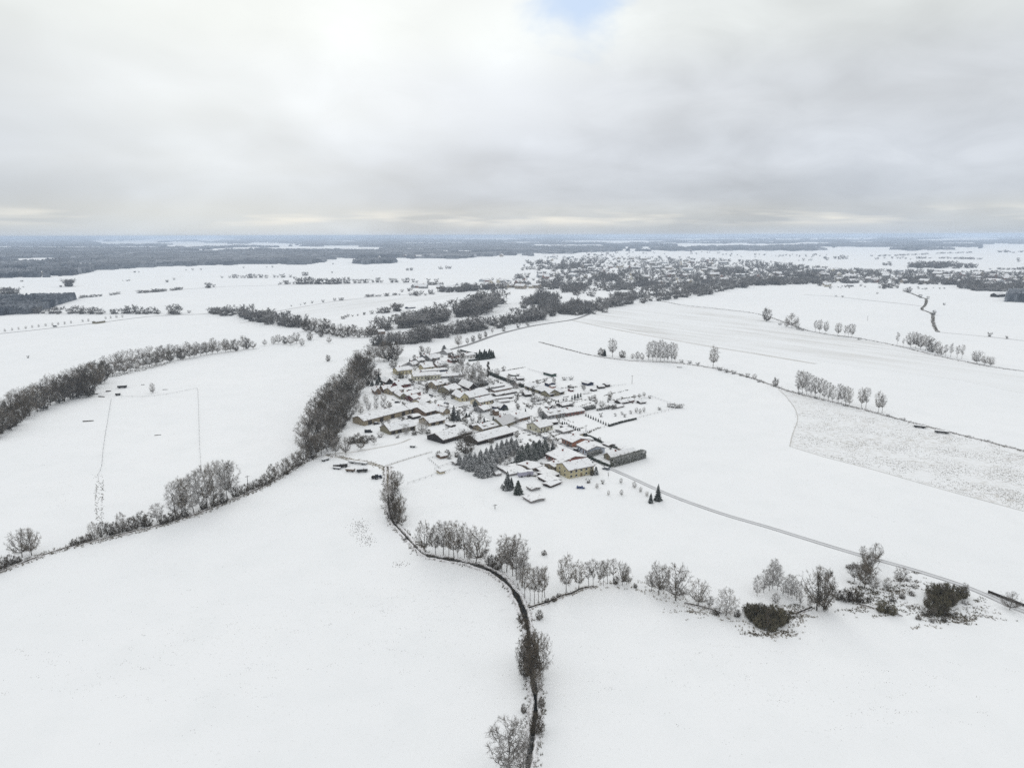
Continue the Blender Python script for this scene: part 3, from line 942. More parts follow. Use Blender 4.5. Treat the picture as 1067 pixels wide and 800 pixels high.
# ------------------------------------------------------------------ trees, near to far
trees('stream bend thicket', 'broad bare tree in the dense column over the upper stream', [
    (409, 515, 27, 'oak', .62), (414, 509, 20, 'oak', .8), (405, 529, 25, 'tall', 1.2), (412, 531, 27, 'dark', .6), (417, 538, 24, 'oak', .7),
    (408, 542, 24, 'dark', .55), (413, 546, 25, 'dark', .55), (419, 547, 22, 'oak', .7)])
trees('tall trees on the stream bend', 'tall bare tree in the row on the stream bend', [
    (443, 576, 38, 'oak', .6), (454, 577.5, 34, 'tall', .8), (462, 578, 39, 'tall', .9), (468, 580, 34, 'alder', 1), (473, 582, 43, 'tall', .8), (477, 583, 30, 'alder', 1),
    (484, 581, 40, 'tall', .8), (490, 585, 22, 'birch', 1.2), (496, 587.5, 43, 'oak', .75), (507, 588, 18, 'birch', 1), (512, 590, 15, 'shrub', .5), (518, 593, 17, 'shrub', .5),
    (523, 594, 30, 'tall', .8), (528, 596, 42, 'tall', .95), (534, 600, 38, 'alder', 1.2), (538, 604, 51, 'tall', .9), (544, 612, 42, 'alder', 1.3), (541, 607, 30, 'birch', 1.2)])
trees('thin alders at the fork', 'thin straight alder in the clump where the ditch forks off', [
    (547, 624, 37, 'alder', .9), (552.5, 626, 40, 'alder', .75), (557, 628, 42, 'alder', .75), (561, 629, 43, 'alder', .7), (565, 627, 41, 'alder', .75), (567.5, 622, 36, 'alder', .9)])
trees('lower stream trees', 'bare crown leaning over the lower stream near the bottom', [
    (549, 706, 52, 'dark', .55), (556, 713, 62, 'oak', .55), (563, 704, 52, 'oak', .6), (552, 690, 40, 'dark', .6), (559, 728, 34, 'tall', .8)])
trees('stream shrub near the bottom', 'dense dark shrub overhanging the stream near the bottom', [(559, 763, 27, 'shrub', .5)])
trees('foreground tree', 'large pale bare tree at the bottom edge beside the stream', [(530, 812, 76, 'tall', 1.15)])
trees('second foreground tree', 'slim bare tree at the bottom edge touching the stream', [(545, 815, 56, 'alder', 1.2)])
trees('small stream shrubs', 'small low shrub on the bank of the stream', [
    (548, 655, 14, 'shrub', .5), (543, 648, 12, 'shrub', .5), (546, 742, 12, 'shrub', .45), (564, 737, 14, 'shrub', .5), (562, 645, 12, 'shrub', .5), (570, 628, 6, 'shrub', .8), (424, 562, 5, 'shrub', .7), (433, 571, 5, 'shrub', .7)], shared=True)
trees('lone bush', 'small round dark bush alone in the middle field', [(567, 578, 6, 'shrub', .75)])
trees('ditch row', 'bare tree in the row along the branching ditch', [
    (590, 617.5, 45, 'tall', .8), (603, 614, 34, 'tall', .85), (613, 611, 31, 'alder', 1), (618, 611, 32, 'alder', .9), (625, 610, 29, 'tall', .55), (629, 610, 30, 'alder', .9),
    (633, 608, 28, 'alder', 1), (639, 607, 29, 'alder', .9), (641.5, 608, 10, 'shrub', .5), (648.5, 609.5, 28, 'oak', .6), (653, 609, 21, 'oak', .7)])
trees('single trees along the grass strip', 'free standing bare tree along the straw coloured grass strip', [
    (679, 616, 22, 'tall', 1.2), (686.5, 618.5, 37, 'oak', .75), (704, 625.5, 41, 'oak', .85), (727.7, 630.5, 29, 'oak', .85), (739, 633, 15, 'tall', 1.2), (756.5, 640.5, 32, 'frosty', 1.0)])
trees('strip shrubs', 'small shrub on the straw coloured grass strip', [
    (662, 612, 5, 'shrub', .8), (577, 626, 6, 'shrub', .8), (582, 622, 5, 'shrub', .8), (746, 640, 8, 'shrub', .7), (768, 642, 9, 'shrub', .7)], shared=True)
trees('birch clump', 'pale slim birch in the clump behind the dark thicket', [
    (788.7, 620.5, 24, 'birch', 1.1), (795.5, 617, 27, 'birch', 1), (801.5, 615, 31, 'birch', 1), (805, 613, 34, 'birch', .9), (810, 614, 28, 'birch', 1), (816, 620, 21, 'birch', 1),
    (821, 622, 27, 'birch', 1), (825, 623.5, 27, 'birch', 1), (830, 625, 22, 'birch', 1.1), (833.5, 630, 16, 'birch', 1), (808, 628, 12, 'frosty', 1), (843, 633, 14, 'birch', 1)])
trees('olive bramble dome', 'dark olive bramble thicket left of the big bushy tree', [
    (785, 645, 19, 'briar', .62), (799, 650, 20, 'briar', .62), (811, 650, 19, 'briar', .55), (792, 653, 15, 'briar', .6), (804, 656, 14, 'briar', .6), (781, 640, 13, 'briar', .7), (792, 645, 18, 'briar', .7), (806, 647, 19, 'briar', .65), (817, 647, 12, 'briar', .7)], shared=True)
trees('front birch', 'small white stemmed birch in front of the dark thicket', [(799, 659, 29, 'alder', .6)])
trees('big bushy tree', 'big dark bushy tree between the two thickets', [(851, 636, 50, 'oak', .8)])
trees('big bushy tree twin', 'darker trunk crowding the big bushy tree', [(858, 635, 47, 'dark', .55)])
trees('scrub grove', 'bare tree in the scrub grove beside the country road', [
    (890, 606, 22, 'tall', 1.2), (896, 609, 24, 'tall', .9), (900.5, 612.5, 30, 'oak', .7), (906, 602, 30, 'oak', .75), (912, 584, 20, 'oak', .75), (899, 582, 15, 'tall', 1.1),
    (902, 597, 22, 'dark', .7), (910, 616, 17, 'tall', 1.2), (924, 613.5, 14, 'frosty', .9), (937.6, 608.5, 20, 'oak', .85)])
trees('scrub bushes', 'low brown bush at the edge of the scrub grove', [
    (873, 624, 11, 'shrub', .7), (881, 626, 15, 'shrub', .6), (889, 626, 17, 'shrub', .6), (896, 627, 12, 'shrub', .6), (905, 627, 6, 'shrub', .8), (885, 592, 5, 'shrub', 1.2), (891, 591, 5, 'shrub', 1.2),
    (940, 623, 6, 'shrub', .9), (930, 626, 5, 'shrub', 1.1), (950, 620, 5, 'shrub', 1)], shared=True)
trees('low bramble', 'low dark bramble mound at the foot of the scrub grove', [(919, 637, 13, 'briar', .6), (929, 639.5, 12, 'briar', .6)], shared=True)
trees('right thicket', 'dense dark bramble thicket beside the road at right', [
    (972, 620, 15, 'briar', .6), (983, 621, 16, 'briar', .65), (995, 623, 15, 'briar', .65), (1003, 622, 13, 'briar', .55), (970, 633, 16, 'briar', .55), (981, 635, 17, 'briar', .6), (988, 630, 15, 'briar', .6), (977, 626, 16, 'briar', .7), (990, 626, 15, 'briar', .7), (974, 640, 12, 'briar', .7), (984, 641, 10, 'shrub', .8), (964, 641, 9, 'shrub', .7)], shared=True)
trees('thicket saplings', 'thin bare sapling growing out of the right bramble thicket', [(966, 632, 17, 'tall', .9), (980, 624, 19, 'tall', .8), (1004, 622, 17, 'alder', 1.3), (992, 632, 17, 'tall', .8), (972, 642, 12, 'tall', 1)], shared=True)
trees('tiny thicket scrub', 'tiny shrub in the dry weeds below the right thicket', [
    (957, 645, 5, 'shrub', 1), (971, 648, 4, 'shrub', 1), (984, 647, 5, 'shrub', 1), (993, 641, 5, 'shrub', 1), (1005, 629, 4, 'shrub', 1), (951, 611, 3.5, 'shrub', 1), (946, 605, 4, 'shrub', 1)], shared=True)
trees('road end tree', 'round bare tree by the dark timber rail at the right edge', [(1052, 635, 21, 'oak', 1.0)])
# lower left ditch
trees('left edge pair', 'spreading bare tree of the pair at the left edge', [(23, 580.5, 32, 'oak', .85), (33, 578.5, 31, 'oak', .75)])
trees('left corner scrub', 'dark scrub on the ditch at the lower left corner', [
    (2, 592, 15, 'shrub', .7), (10, 588, 12, 'shrub', .7), (-7, 597, 14, 'shrub', .7), (18, 586, 8, 'shrub', .8), (-16, 600, 14, 'shrub', .7)], shared=True)
trees('left ditch scrub', 'rounded bare shrub along the lower left ditch', [
    (77, 568, 8, 'shrub', .8), (84, 566, 9, 'shrub', .8), (92, 564, 10, 'shrub', .8), (98, 561, 19, 'frosty', .8), (106, 559, 18, 'dark', .7), (114, 558, 17, 'dark', .8), (121, 556, 15, 'shrub', .6), (127, 554, 22, 'frosty', .75),
    (134, 553, 16, 'shrub', .6), (141, 551, 16, 'dark', .8), (148, 549, 18, 'dark', .8), (154, 548, 15, 'shrub', .6), (164, 544, 22, 'tall', 1.3), (170, 546, 12, 'shrub', .6), (177, 544, 12, 'shrub', .6), (184, 541, 12, 'shrub', .6), (193, 538, 10, 'shrub', .7),
    (213, 530, 10, 'shrub', .7), (224, 527, 13, 'shrub', .6), (233, 524, 12, 'shrub', .6), (246, 517, 12, 'shrub', .6), (254, 514, 11, 'shrub', .7)], shared=True)
trees('pale tall row', 'tall pale tree in the upright row on the left ditch', [
    (184, 538, 40, 'birch', 1.3), (190, 538, 45, 'tall', .75), (195, 536.5, 42, 'birch', 1.1), (202, 533.5, 44, 'birch', 1.1), (210, 530.5, 46, 'birch', 1.1), (216, 529, 47, 'tall', .7),
    (223, 525.5, 47, 'birch', 1.1), (230, 523, 45, 'birch', 1.1), (237, 520, 43, 'tall', .75), (243, 518, 41, 'birch', 1.2)])
trees('ditch corner trees', 'bare tree in the thickening hedge west of the stored trailers', [
    (261, 510, 9, 'shrub', .8), (269, 507, 10, 'shrub', .8), (277, 504, 12, 'shrub', .8), (284, 500, 18, 'dark', .75), (291, 497, 17, 'frosty', .8), (298, 494, 18, 'dark', .8), (305, 490, 19, 'oak', .8),
    (311, 486, 17, 'dark', .8), (317, 482, 20, 'oak', .8), (324, 478, 22, 'dark', .8), (330, 475, 26, 'oak', .8)], shared=True)
# wood west of the village
w1 = [(320, 470, 26, 'oak'), (326, 461, 27, 'dark'), (317, 458, 22, 'oak'), (331, 450, 27, 'oak'), (323, 447, 24, 'oak'), (338, 441, 28, 'dark'), (329, 437, 24, 'dark'), (344, 431, 27, 'dark'), (335, 427, 24, 'oak'), (350, 421, 26, 'oak'),
      (341, 418, 22, 'dark'), (356, 412, 24, 'dark'), (349, 408, 20, 'oak'), (362, 406, 25, 'oak'), (369, 400, 26, 'dark'), (376, 394, 27, 'dark'), (368, 392, 22, 'oak'), (382, 390, 26, 'dark'), (375, 385, 22, 'oak'),
      (335, 474, 26, 'tall'), (341, 470, 26, 'oak'), (347, 466, 22, 'dark'), (343, 458, 27, 'dark'), (351, 455, 24, 'oak'), (355, 446, 25, 'dark'), (348, 446, 25, 'oak'), (361, 438, 24, 'dark'), (355, 432, 26, 'oak'), (364, 428, 23, 'oak'), (367, 419, 23, 'dark'), (372, 411, 21, 'oak'), (361, 420, 24, 'dark'), (382, 402, 18, 'dark'), (390, 396, 14, 'dark')]
trees('western wood', 'bare tree in the dense wood on the west side of the village', [(t[0], t[1], t[2] * .98, t[3], 1.0) for t in w1] + [(t[0] + rr.uniform(-7, 7), t[1] + rr.uniform(-4, 4), t[2] * .7, 'oak', 1.0) for t in w1[::3]], shared=True)
trees('north west clump', 'high crowned tree above the open trunks northwest of the village', [
    (390, 377, 18, 'tall', 1.2), (395, 375.5, 17, 'tall', 1.2), (400, 377, 24, 'oak', .8), (405, 376, 23, 'dark', .75), (411, 376, 21, 'dark', .75), (415, 373, 18, 'oak', .8), (385, 373, 15, 'tall', 1.3)])
trees('lane trees', 'small bare tree along the lane below the wood', [(360.5, 474, 20, 'oak', .75), (376, 468.5, 14, 'oak', .9), (350, 474, 18, 'tall', 1.2), (390, 463, 9, 'tall', 1.4)])
trees('lane bushes', 'brown bush between the lane and the old barn', [(366, 462, 9, 'shrub', .8), (373, 461, 11, 'shrub', .8), (380, 461.5, 10, 'shrub', .8), (387, 458, 6, 'shrub', .9), (396, 455.5, 5, 'shrub', .9)], shared=True)
trees('garden orchard', 'small frosted orchard tree between the wood and main street', [
    (371, 428, 14, 'frosty', .8), (376, 431, 12, 'frosty', .8), (384, 427, 10, 'frosty', .9), (392, 426, 9, 'frosty', .9), (399, 424, 8, 'frosty', .9), (373, 418, 12, 'tall', 1.1), (381, 420, 10, 'frosty', .9), (392, 418, 8, 'frosty', .9), (400, 418, 8, 'frosty', 1), (405, 425, 8, 'frosty', .9)], shared=True)
trees('flat crowned tree', 'flat crowned bare tree in the field northwest of the village', [(410, 383, 8, 'dark', 1.5)])
trees('frosted tree by the long barn', 'frosted round tree in the yard between two barns', [(440, 451, 15, 'frosty', 1.0)])
trees('barn yard tree', 'tall frosted tree against the roof of the olive barn', [(423, 452.5, 12, 'frosty', 1.0)])
trees('barn yard bushes', 'small frosted bush in front of the olive barn', [(408, 450, 9, 'frosty', 1), (414, 456, 4, 'shrub', .9), (432, 453, 6, 'shrub', .8), (446, 452, 6, 'shrub', .8)], shared=True)
trees('great village tree', 'largest dark round tree beside the black barn', [(485, 473.5, 27, 'dark', .95)])
trees('tree behind great tree', 'brown crowned tree behind the largest village tree', [(490, 468, 22, 'oak', .75)])
trees('garden shrubs by the plots', 'frosted shrub in the fenced garden plots', [(457, 475, 6, 'shrub', .8), (466, 474, 7, 'shrub', .7), (468, 478, 5, 'shrub', .7), (476, 476, 6, 'shrub', .7)], shared=True)
trees('copse', 'slim frosted tree in the copse north of the main street', [
    (477, 392, 13, 'birch', 1.2), (481, 389, 13, 'birch', 1.2), (484, 395, 14, 'tall', .9), (488, 391, 14, 'birch', 1.2), (491, 397, 13, 'tall', .9), (494, 392, 15, 'birch', 1.2), (497, 398, 14, 'frosty', .8), (500, 394, 13, 'birch', 1.2), (503, 399, 12, 'frosty', .8),
    (486, 399, 10, 'frosty', 1), (479, 397, 8, 'frosty', 1), (492, 401, 8, 'frosty', 1), (498, 387, 12, 'birch', 1.3), (505, 393, 10, 'frosty', .9)], shared=True)
trees('brown crown north', 'dense olive brown tree at the north end of the village', [(480, 380, 17, 'dark', .75)])
trees('brown crown north second', 'smaller brown tree at the north end of the village', [(473, 379, 12, 'dark', .75)])
trees('frosted clump north', 'grey frosted bush among the northern roofs', [(466, 386, 8, 'frosty', 1), (472, 387, 7, 'frosty', 1), (458, 384, 6, 'frosty', 1), (452, 378, 6, 'dark', .9), (446, 376, 5, 'dark', .9), (432, 386, 7, 'frosty', 1), (436, 383, 6, 'dark', 1), (475, 390, 8, 'frosty', 1)], shared=True)
trees('lombardy poplar', 'narrow dark poplar standing above the village gardens', [(508.7, 394, 18, 'lombardy', 1)])
trees('round garden trees', 'round frosted tree along the dark garden hedge', [(518, 391, 8, 'frosty', 1.2), (530, 399, 9, 'frosty', .9), (538, 405, 7, 'frosty', 1), (560, 408, 7, 'dark', .9), (545, 412, 6, 'frosty', 1)])
trees('hedge shrubs', 'small brown shrub in the northern gardens', [(556, 416, 5, 'shrub', .9), (561, 418, 5, 'shrub', .9), (566, 417, 4, 'shrub', .9), (503, 404, 6, 'shrub', .9), (511, 406, 4, 'shrub', .9), (535, 401, 5, 'shrub', .9), (588, 396, 4, 'frosty', 1.6), (595, 395.5, 4, 'frosty', 1.6)], shared=True)
trees('eastern garden trees', 'bare garden tree among the eastern sheds', [(627, 425.5, 9, 'oak', .9), (615, 417, 5, 'frosty', 1), (619, 418, 5, 'frosty', 1), (608, 404, 3.5, 'frosty', 1.3), (633, 426, 5, 'frosty', 1.1), (640, 426, 5, 'frosty', 1.1)], shared=True)
trees('orchard rows', 'tiny orchard tree in the fenced eastern plot', [
    (641, 433.5, 3.5, 'frosty', .8), (648, 432, 3.5, 'frosty', .8), (651, 434.5, 4, 'frosty', .8), (657, 431, 4, 'frosty', .8), (663, 430, 6, 'frosty', .8), (667, 431, 6, 'frosty', .8), (671, 429.5, 6, 'frosty', .8),
    (661, 416.5, 6, 'tall', 1.1), (666, 415.5, 6, 'tall', 1.1), (671, 414, 6, 'tall', 1.1), (687, 427, 3, 'shrub', .9), (697, 424, 4, 'shrub', .8), (701, 424.5, 5, 'shrub', .7), (705, 425, 4, 'shrub', .8), (709, 425, 5, 'shrub', .8), (677, 415, 4, 'tall', 1)], shared=True)
trees('roadside fruit trees', 'small young fruit tree on the snow beside the road end', [
    (633.8, 499, 8, 'alder', .6), (647, 503.5, 6, 'frosty', .9), (661, 508, 7, 'frosty', 1), (667.5, 512.5, 6, 'frosty', .9), (647.5, 516, 7, 'frosty', .8), (634, 516, 6, 'frosty', .7), (622, 508.5, 6, 'frosty', 1), (628, 504, 5, 'frosty', .8), (674, 517, 6, 'frosty', .9), (613, 503, 5, 'frosty', 1.2)], shared=True)
trees('snowy plot trees', 'small pale tree in the plot between the spruce groups', [(521, 484, 8, 'frosty', .9), (527, 487, 8, 'frosty', .9), (531, 481, 8, 'frosty', .9), (535, 476, 8, 'frosty', .9), (524, 480, 6, 'frosty', 1)], shared=True)
trees('bush above the hedge house', 'round frosted bush behind the flat grey house', [(624, 460, 5, 'frosty', .9)])
# conifers
trees('spruce plantation', 'snow dusted spruce in the plantation beside the black barn', [
    (479, 484, 12, 'spruce'), (484, 487.5, 14, 'spruce'), (489, 490, 14, 'spruce'), (493, 490, 15, 'spruce'), (498, 495, 14, 'spruce'), (503, 497, 15, 'spruce'), (508, 496, 15, 'spruce'), (513, 494, 16, 'spruce'),
    (500, 488, 14, 'spruce'), (506, 487, 15, 'spruce'), (511, 486, 14, 'spruce'), (516, 482, 15, 'spruce'), (521, 480, 14, 'spruce'), (526, 477, 14, 'spruce'), (531, 474, 14, 'spruce'), (536, 472, 14, 'spruce'),
    (501, 480, 13, 'spruce'), (507, 478, 13, 'spruce'), (512, 475, 13, 'spruce'), (518, 473, 13, 'spruce'), (523, 470, 13, 'spruce'), (528, 468, 12, 'spruce'), (533, 466, 12, 'spruce'), (538, 467, 11, 'spruce'), (490, 482, 13, 'spruce'), (495, 484, 14, 'spruce'), (486, 483, 12, 'spruce'), (497, 490, 13, 'spruce'), (504, 492, 14, 'spruce'), (509, 490.5, 14, 'spruce'), (514, 488.5, 14, 'spruce'), (509, 482, 13, 'spruce'), (519, 477, 13, 'spruce'), (525, 474, 13, 'spruce'), (530, 471, 12, 'spruce'), (536, 470, 11, 'spruce')], 'snow dusted spruces beside the black barn', True)
trees('dark spruces', 'dark green spruce in the group behind the village road', [
    (541, 481, 14, 'pine'), (546, 481.5, 15, 'pine'), (551, 480, 15, 'pine'), (556, 478.5, 14, 'pine'), (561, 476.5, 14, 'pine'), (566, 474, 13, 'pine'), (544, 474, 11, 'pine'), (550, 472, 12, 'pine'), (556, 470, 12, 'pine'), (562, 468, 11, 'pine'), (568, 469, 13, 'pine'), (548, 477, 13, 'pine'), (554, 475, 13, 'spruce'), (559, 473, 13, 'pine'), (565, 471, 12, 'spruce'), (543, 478, 12, 'spruce')], 'dark green spruces behind the road', True)
trees('spruce at the road', 'single grey spruce at the corner of the road', [(576, 471, 13, 'spruce', 1)])
trees('tall edge spruce', 'tall snowy spruce at the southern edge of the village', [(529, 510, 21, 'spruce', 1)])
trees('edge spruce neighbour', 'shorter spruce beside the tall southern edge spruce', [(533, 509, 13, 'spruce', 1)])
trees('brown edge spruce', 'dark broad spruce nearest the open southern field', [(540, 514.8, 16, 'pine', 1.1)])
trees('low edge conifers', 'low snowy conifer bush at the southern village edge', [(523.5, 508.5, 5, 'thuja', 2), (527, 511, 5, 'thuja', 2)], shared=True)
trees('big pair spruce', 'bigger of two lone spruces below the road', [(685.5, 521.5, 19, 'spruce', .85)])
trees('small pair spruce', 'smaller of two lone spruces below the road', [(678, 523.8, 11.5, 'spruce', .95)])
trees('conifer by the yellow house', 'small dark conifer at the right end of the yellow house', [(621, 494.3, 9, 'thuja', 1.3)])
trees('brown conifer by the yellow house', 'brownish conifer touching the yellow house front', [(616.7, 495.3, 8, 'shrub', .45)])
trees('street spruce', 'tall blue grey spruce on the main street', [(473, 438, 17, 'spruce', .9)])
trees('street spruce neighbour', 'shorter blue grey spruce beside the tall street spruce', [(477.5, 438, 11, 'spruce', 1.1)])
trees('round dark conifer', 'round dark conifer before the cream street house', [(495, 423.5, 7.5, 'pine', 1.3)])
trees('black spruce north', 'wide nearly black spruce at the northern village edge', [(463, 368.5, 9.5, 'pine', 1.6)])
trees('northern round tree', 'upright dark oval tree behind the northern roofs', [(439.5, 371.5, 12, 'dark', .7)])
trees('northern frosted tree', 'paler oval tree right of the dark oval tree', [(446, 371.5, 11, 'tall', 1.1)])
trees('slim spruce northwest', 'slim pointed spruce beside the northwest house', [(394.8, 396, 9, 'spruce', .6)])
trees('evergreen clump', 'evergreen bush in the clump west of the farmhouse', [(388, 402, 6, 'pine', 1.3), (393, 401, 7, 'pine', 1.2), (398, 403, 7, 'pine', 1.1), (384, 400, 5, 'pine', 1.3), (396, 398, 6, 'pine', 1.2)], shared=True)
trees('yellow green bushes', 'yellow green bush beside the northern yellow house', [(412, 396, 5, 'briar', .7), (418, 394, 6, 'briar', .7), (415, 391, 5, 'briar', .7)], shared=True)
trees('garden conifers', 'tiny garden conifer beside a village house', [
    (504.5, 440, 6, 'thuja', .9), (514, 437.5, 4.5, 'thuja', 1), (566, 436.5, 8, 'spruce', 1), (547.6, 429, 4, 'thuja', .9), (486, 434.5, 5, 'pine', 1.3), (489, 434, 4, 'pine', 1.3), (525, 427.5, 4.5, 'pine', 1.4), (528, 427, 5, 'pine', 1.3),
    (464, 420.5, 3, 'thuja', 1.2), (427, 377, 4, 'spruce', .9), (432, 375, 6, 'dark', .8), (498, 441, 4, 'thuja', 1.2), (559, 442, 4.5, 'thuja', 1), (566, 444, 4, 'thuja', 1), (461, 391.5, 3, 'thuja', 1), (583, 425, 3, 'shrub', .8)], shared=True)
trees('conifer windbreak', 'dark spruce in the short windbreak at the open field', [
    (497, 373.5, 7, 'pine'), (499.5, 374, 8, 'pine'), (502, 373.7, 8, 'pine'), (504.5, 374, 8.5, 'pine'), (507, 373.6, 8.5, 'pine'), (509.5, 373.5, 9, 'pine'), (512, 373.2, 9, 'pine'), (513.8, 372.8, 8, 'pine'), (500, 371.5, 8, 'pine'), (505, 371.2, 8, 'pine'), (510, 370.8, 8, 'pine')], shared=True)
trees('conifer hedge by the brick house', 'pointed conifer in the hedge row above the brick house', [
    (586, 442.5, 4, 'thuja'), (588.3, 443.4, 4.5, 'thuja'), (590.5, 444.2, 5, 'thuja'), (592.8, 445.2, 4.5, 'thuja'), (595, 446.2, 4, 'thuja'), (597.3, 447.2, 4.5, 'thuja'), (599.5, 448.2, 4, 'thuja'), (602, 449.3, 4, 'thuja'), (604, 450.2, 4.5, 'thuja')], shared=True)
trees('conifer hedge by the orchard', 'pointed conifer in the row at the orchard corner', [
    (610.5, 433.5, 3.5, 'thuja'), (613, 434.6, 3.5, 'thuja'), (615.6, 435.8, 3.5, 'thuja'), (618.2, 437, 3.5, 'thuja'), (620.8, 438, 3.5, 'thuja'), (623.4, 439.2, 3.5, 'thuja'), (626, 440.4, 3.5, 'thuja'), (628.6, 441.6, 3.5, 'thuja'), (631.2, 442.8, 3.5, 'thuja'), (634, 444, 3.8, 'thuja')], shared=True)
vg = []
vpoly = [(386, 400), (418, 384), (432, 370), (470, 366), (500, 375), (545, 392), (590, 400), (650, 412), (640, 432), (600, 440), (640, 470), (625, 480), (585, 500), (545, 500), (520, 470), (470, 450), (440, 455), (400, 450), (376, 440)]
rv = random.Random(77)
while len(vg) < 235:
    x, y = rv.uniform(380, 650), rv.uniform(368, 505)
    if rv.random() < .45: x, y = rv.gauss(490, 45), rv.gauss(408, 22)
    if inside(x, y, vpoly):
        k = rv.choice(('frosty', 'oak', 'dark', 'dark', 'shrub', 'shrub', 'tall'))
        vg.append((x, y, rv.uniform(3.5, 7) * (1 + (y - 400) / 300) * (.6 if k == 'shrub' else 1), k, rv.uniform(.75, 1.0)))
trees('village garden trees', 'small bare tree or shrub in the village back gardens', vg, shared=True)
trees('conifer clump east', 'dark conifer in the clump above the black sheds', [(596, 416, 4, 'thuja'), (599, 415.5, 5.5, 'thuja'), (602, 414.5, 5.5, 'thuja'), (605, 413.5, 4.5, 'thuja'), (579, 420, 3, 'thuja'), (582, 419, 3, 'thuja'), (587, 417.5, 3, 'thuja')], shared=True)
# right-hand field rows
trees('long ditch bushes', 'bush at the start of the long right hand ditch', [(627, 370.5, 9, 'shrub', .7), (630, 371, 8, 'pine', .8), (648.5, 372.8, 9, 'shrub', .6), (659, 374, 6, 'frosty', 1), (664, 374.5, 9, 'frosty', .9), (669, 375, 8, 'frosty', .8)], shared=True)
trees('tall tree left of the ditch bushes', 'tall bare tree among the ditch bushes left of the row', [(638, 372, 20, 'tall', .9)])
trees('middle tall row', 'tall pale tree in the compact row on the long ditch', [(676, 375.3, 20, 'birch', 1), (680, 375.6, 22, 'birch', 1), (684, 376, 21, 'birch', 1), (688, 376.2, 23, 'birch', 1), (692, 376.3, 21, 'birch', 1), (696, 376.5, 19, 'birch', 1), (700, 376.7, 21, 'birch', .9), (703.5, 377, 20, 'birch', .9)])
trees('lone slender tree', 'lone slender tree right of the compact pale row', [(743, 383, 24, 'tall', .9)])
trees('ditch scrub dots', 'low scrub on the long right hand ditch', [(710, 377.6, 3, 'shrub', 1), (719, 378.5, 3, 'shrub', 1), (727, 380, 3, 'shrub', 1), (750, 386, 4, 'shrub', .9), (757, 388, 4, 'shrub', .9), (764, 389.5, 4, 'shrub', .9), (772, 391.5, 3, 'shrub', 1), (779, 393, 5, 'frosty', 1), (786, 395, 6, 'frosty', 1.1), (791, 398, 3, 'shrub', 1),
    (834, 411, 3, 'shrub', 1), (850, 415, 2.5, 'shrub', 1), (880, 423, 2.5, 'shrub', 1), (925, 434, 3, 'frosty', 1.2), (941, 438, 3, 'shrub', 1), (1010, 455, 2, 'shrub', 1), (1030, 460, 2, 'shrub', 1)], shared=True)
trees('round ditch tree', 'small round dark tree left of the tall pale row', [(808, 402.5, 10, 'dark', .85)])
trees('stubble row', 'pale tall tree in the long row above the stubble field', [
    (832, 409, 24, 'birch', 1), (836, 410, 25, 'tall', .6), (840.5, 411, 24, 'birch', .9), (845, 412, 22, 'birch', .9), (849.5, 413.3, 22, 'birch', .9), (854, 414.5, 22, 'tall', .6), (858.5, 415.7, 21, 'birch', .9), (863, 417, 20, 'birch', .9), (867.5, 418.2, 18, 'birch', .9), (873, 419.6, 21, 'birch', .9), (877, 420.6, 21, 'tall', .6), (881, 421.7, 20, 'birch', .9), (885, 422.7, 20, 'birch', .9)])
trees('stubble pair left', 'ragged tree of the left pair above the stubble field', [(897.5, 425, 22, 'tall', .75), (902, 426, 23, 'alder', 1.1)])
trees('stubble pair right', 'ragged tree of the right pair above the stubble field', [(915, 429.8, 24, 'tall', .7), (919, 430.6, 20, 'alder', 1.1)])
trees('upper left round tree', 'squat dark tree standing first on the upper ditch', [(798.5, 334.8, 15.5, 'dark', .85)])
trees('upper bushy tree', 'broad multi stemmed tree second on the upper ditch', [(825, 341.3, 16, 'oak', .95)])
trees('upper bushy companion', 'low bush beside the broad upper ditch tree', [(819.5, 340.5, 9, 'frosty', .9), (830, 342.3, 9, 'frosty', .9)], shared=True)
trees('upper slim trees', 'slim upright tree in the spaced row on the upper ditch', [(849.5, 346.3, 13, 'alder', 1), (853.7, 347, 15, 'tall', .8), (860.3, 348.2, 14.5, 'tall', .75), (873, 350.5, 14.5, 'tall', .9), (880.3, 351, 12.5, 'alder', 1), (883.7, 351.6, 14.5, 'alder', 1), (887.5, 352, 15.5, 'tall', .7)])
trees('upper scrub', 'tiny shrub on the upper ditch', [(813, 338.5, 2.5, 'shrub', 1), (832, 343.5, 3, 'shrub', 1), (836, 344.5, 2.5, 'shrub', 1), (895, 354, 2.5, 'shrub', 1)], shared=True)
trees('right cluster', 'bare tree in the mixed row at the right', [(934.7, 359.4, 14, 'alder', .9), (941, 360.7, 8.5, 'alder', 1), (949, 362, 17, 'oak', .7), (954, 363, 18, 'tall', 1), (959, 364, 16, 'oak', .7), (964.5, 365.3, 17, 'tall', 1.1), (970, 367, 15, 'dark', .8),
    (977, 369.5, 14.5, 'frosty', .7), (985, 371.3, 13, 'alder', 1), (990.5, 372.2, 15, 'alder', 1), (997, 373.4, 14.5, 'alder', 1), (1002, 374.2, 15.5, 'alder', 1), (981, 370, 10, 'frosty', .9)])
trees('right round tree', 'broad round tree at the end of the right row', [(1018, 378.8, 14, 'oak', 1.05)])
trees('right round companion', 'smaller round tree beside the broad round one', [(1032.5, 381.6, 10.5, 'oak', .85)])
trees('right round low', 'lowest round tree in the right end group', [(1026, 380, 10, 'oak', .9)])
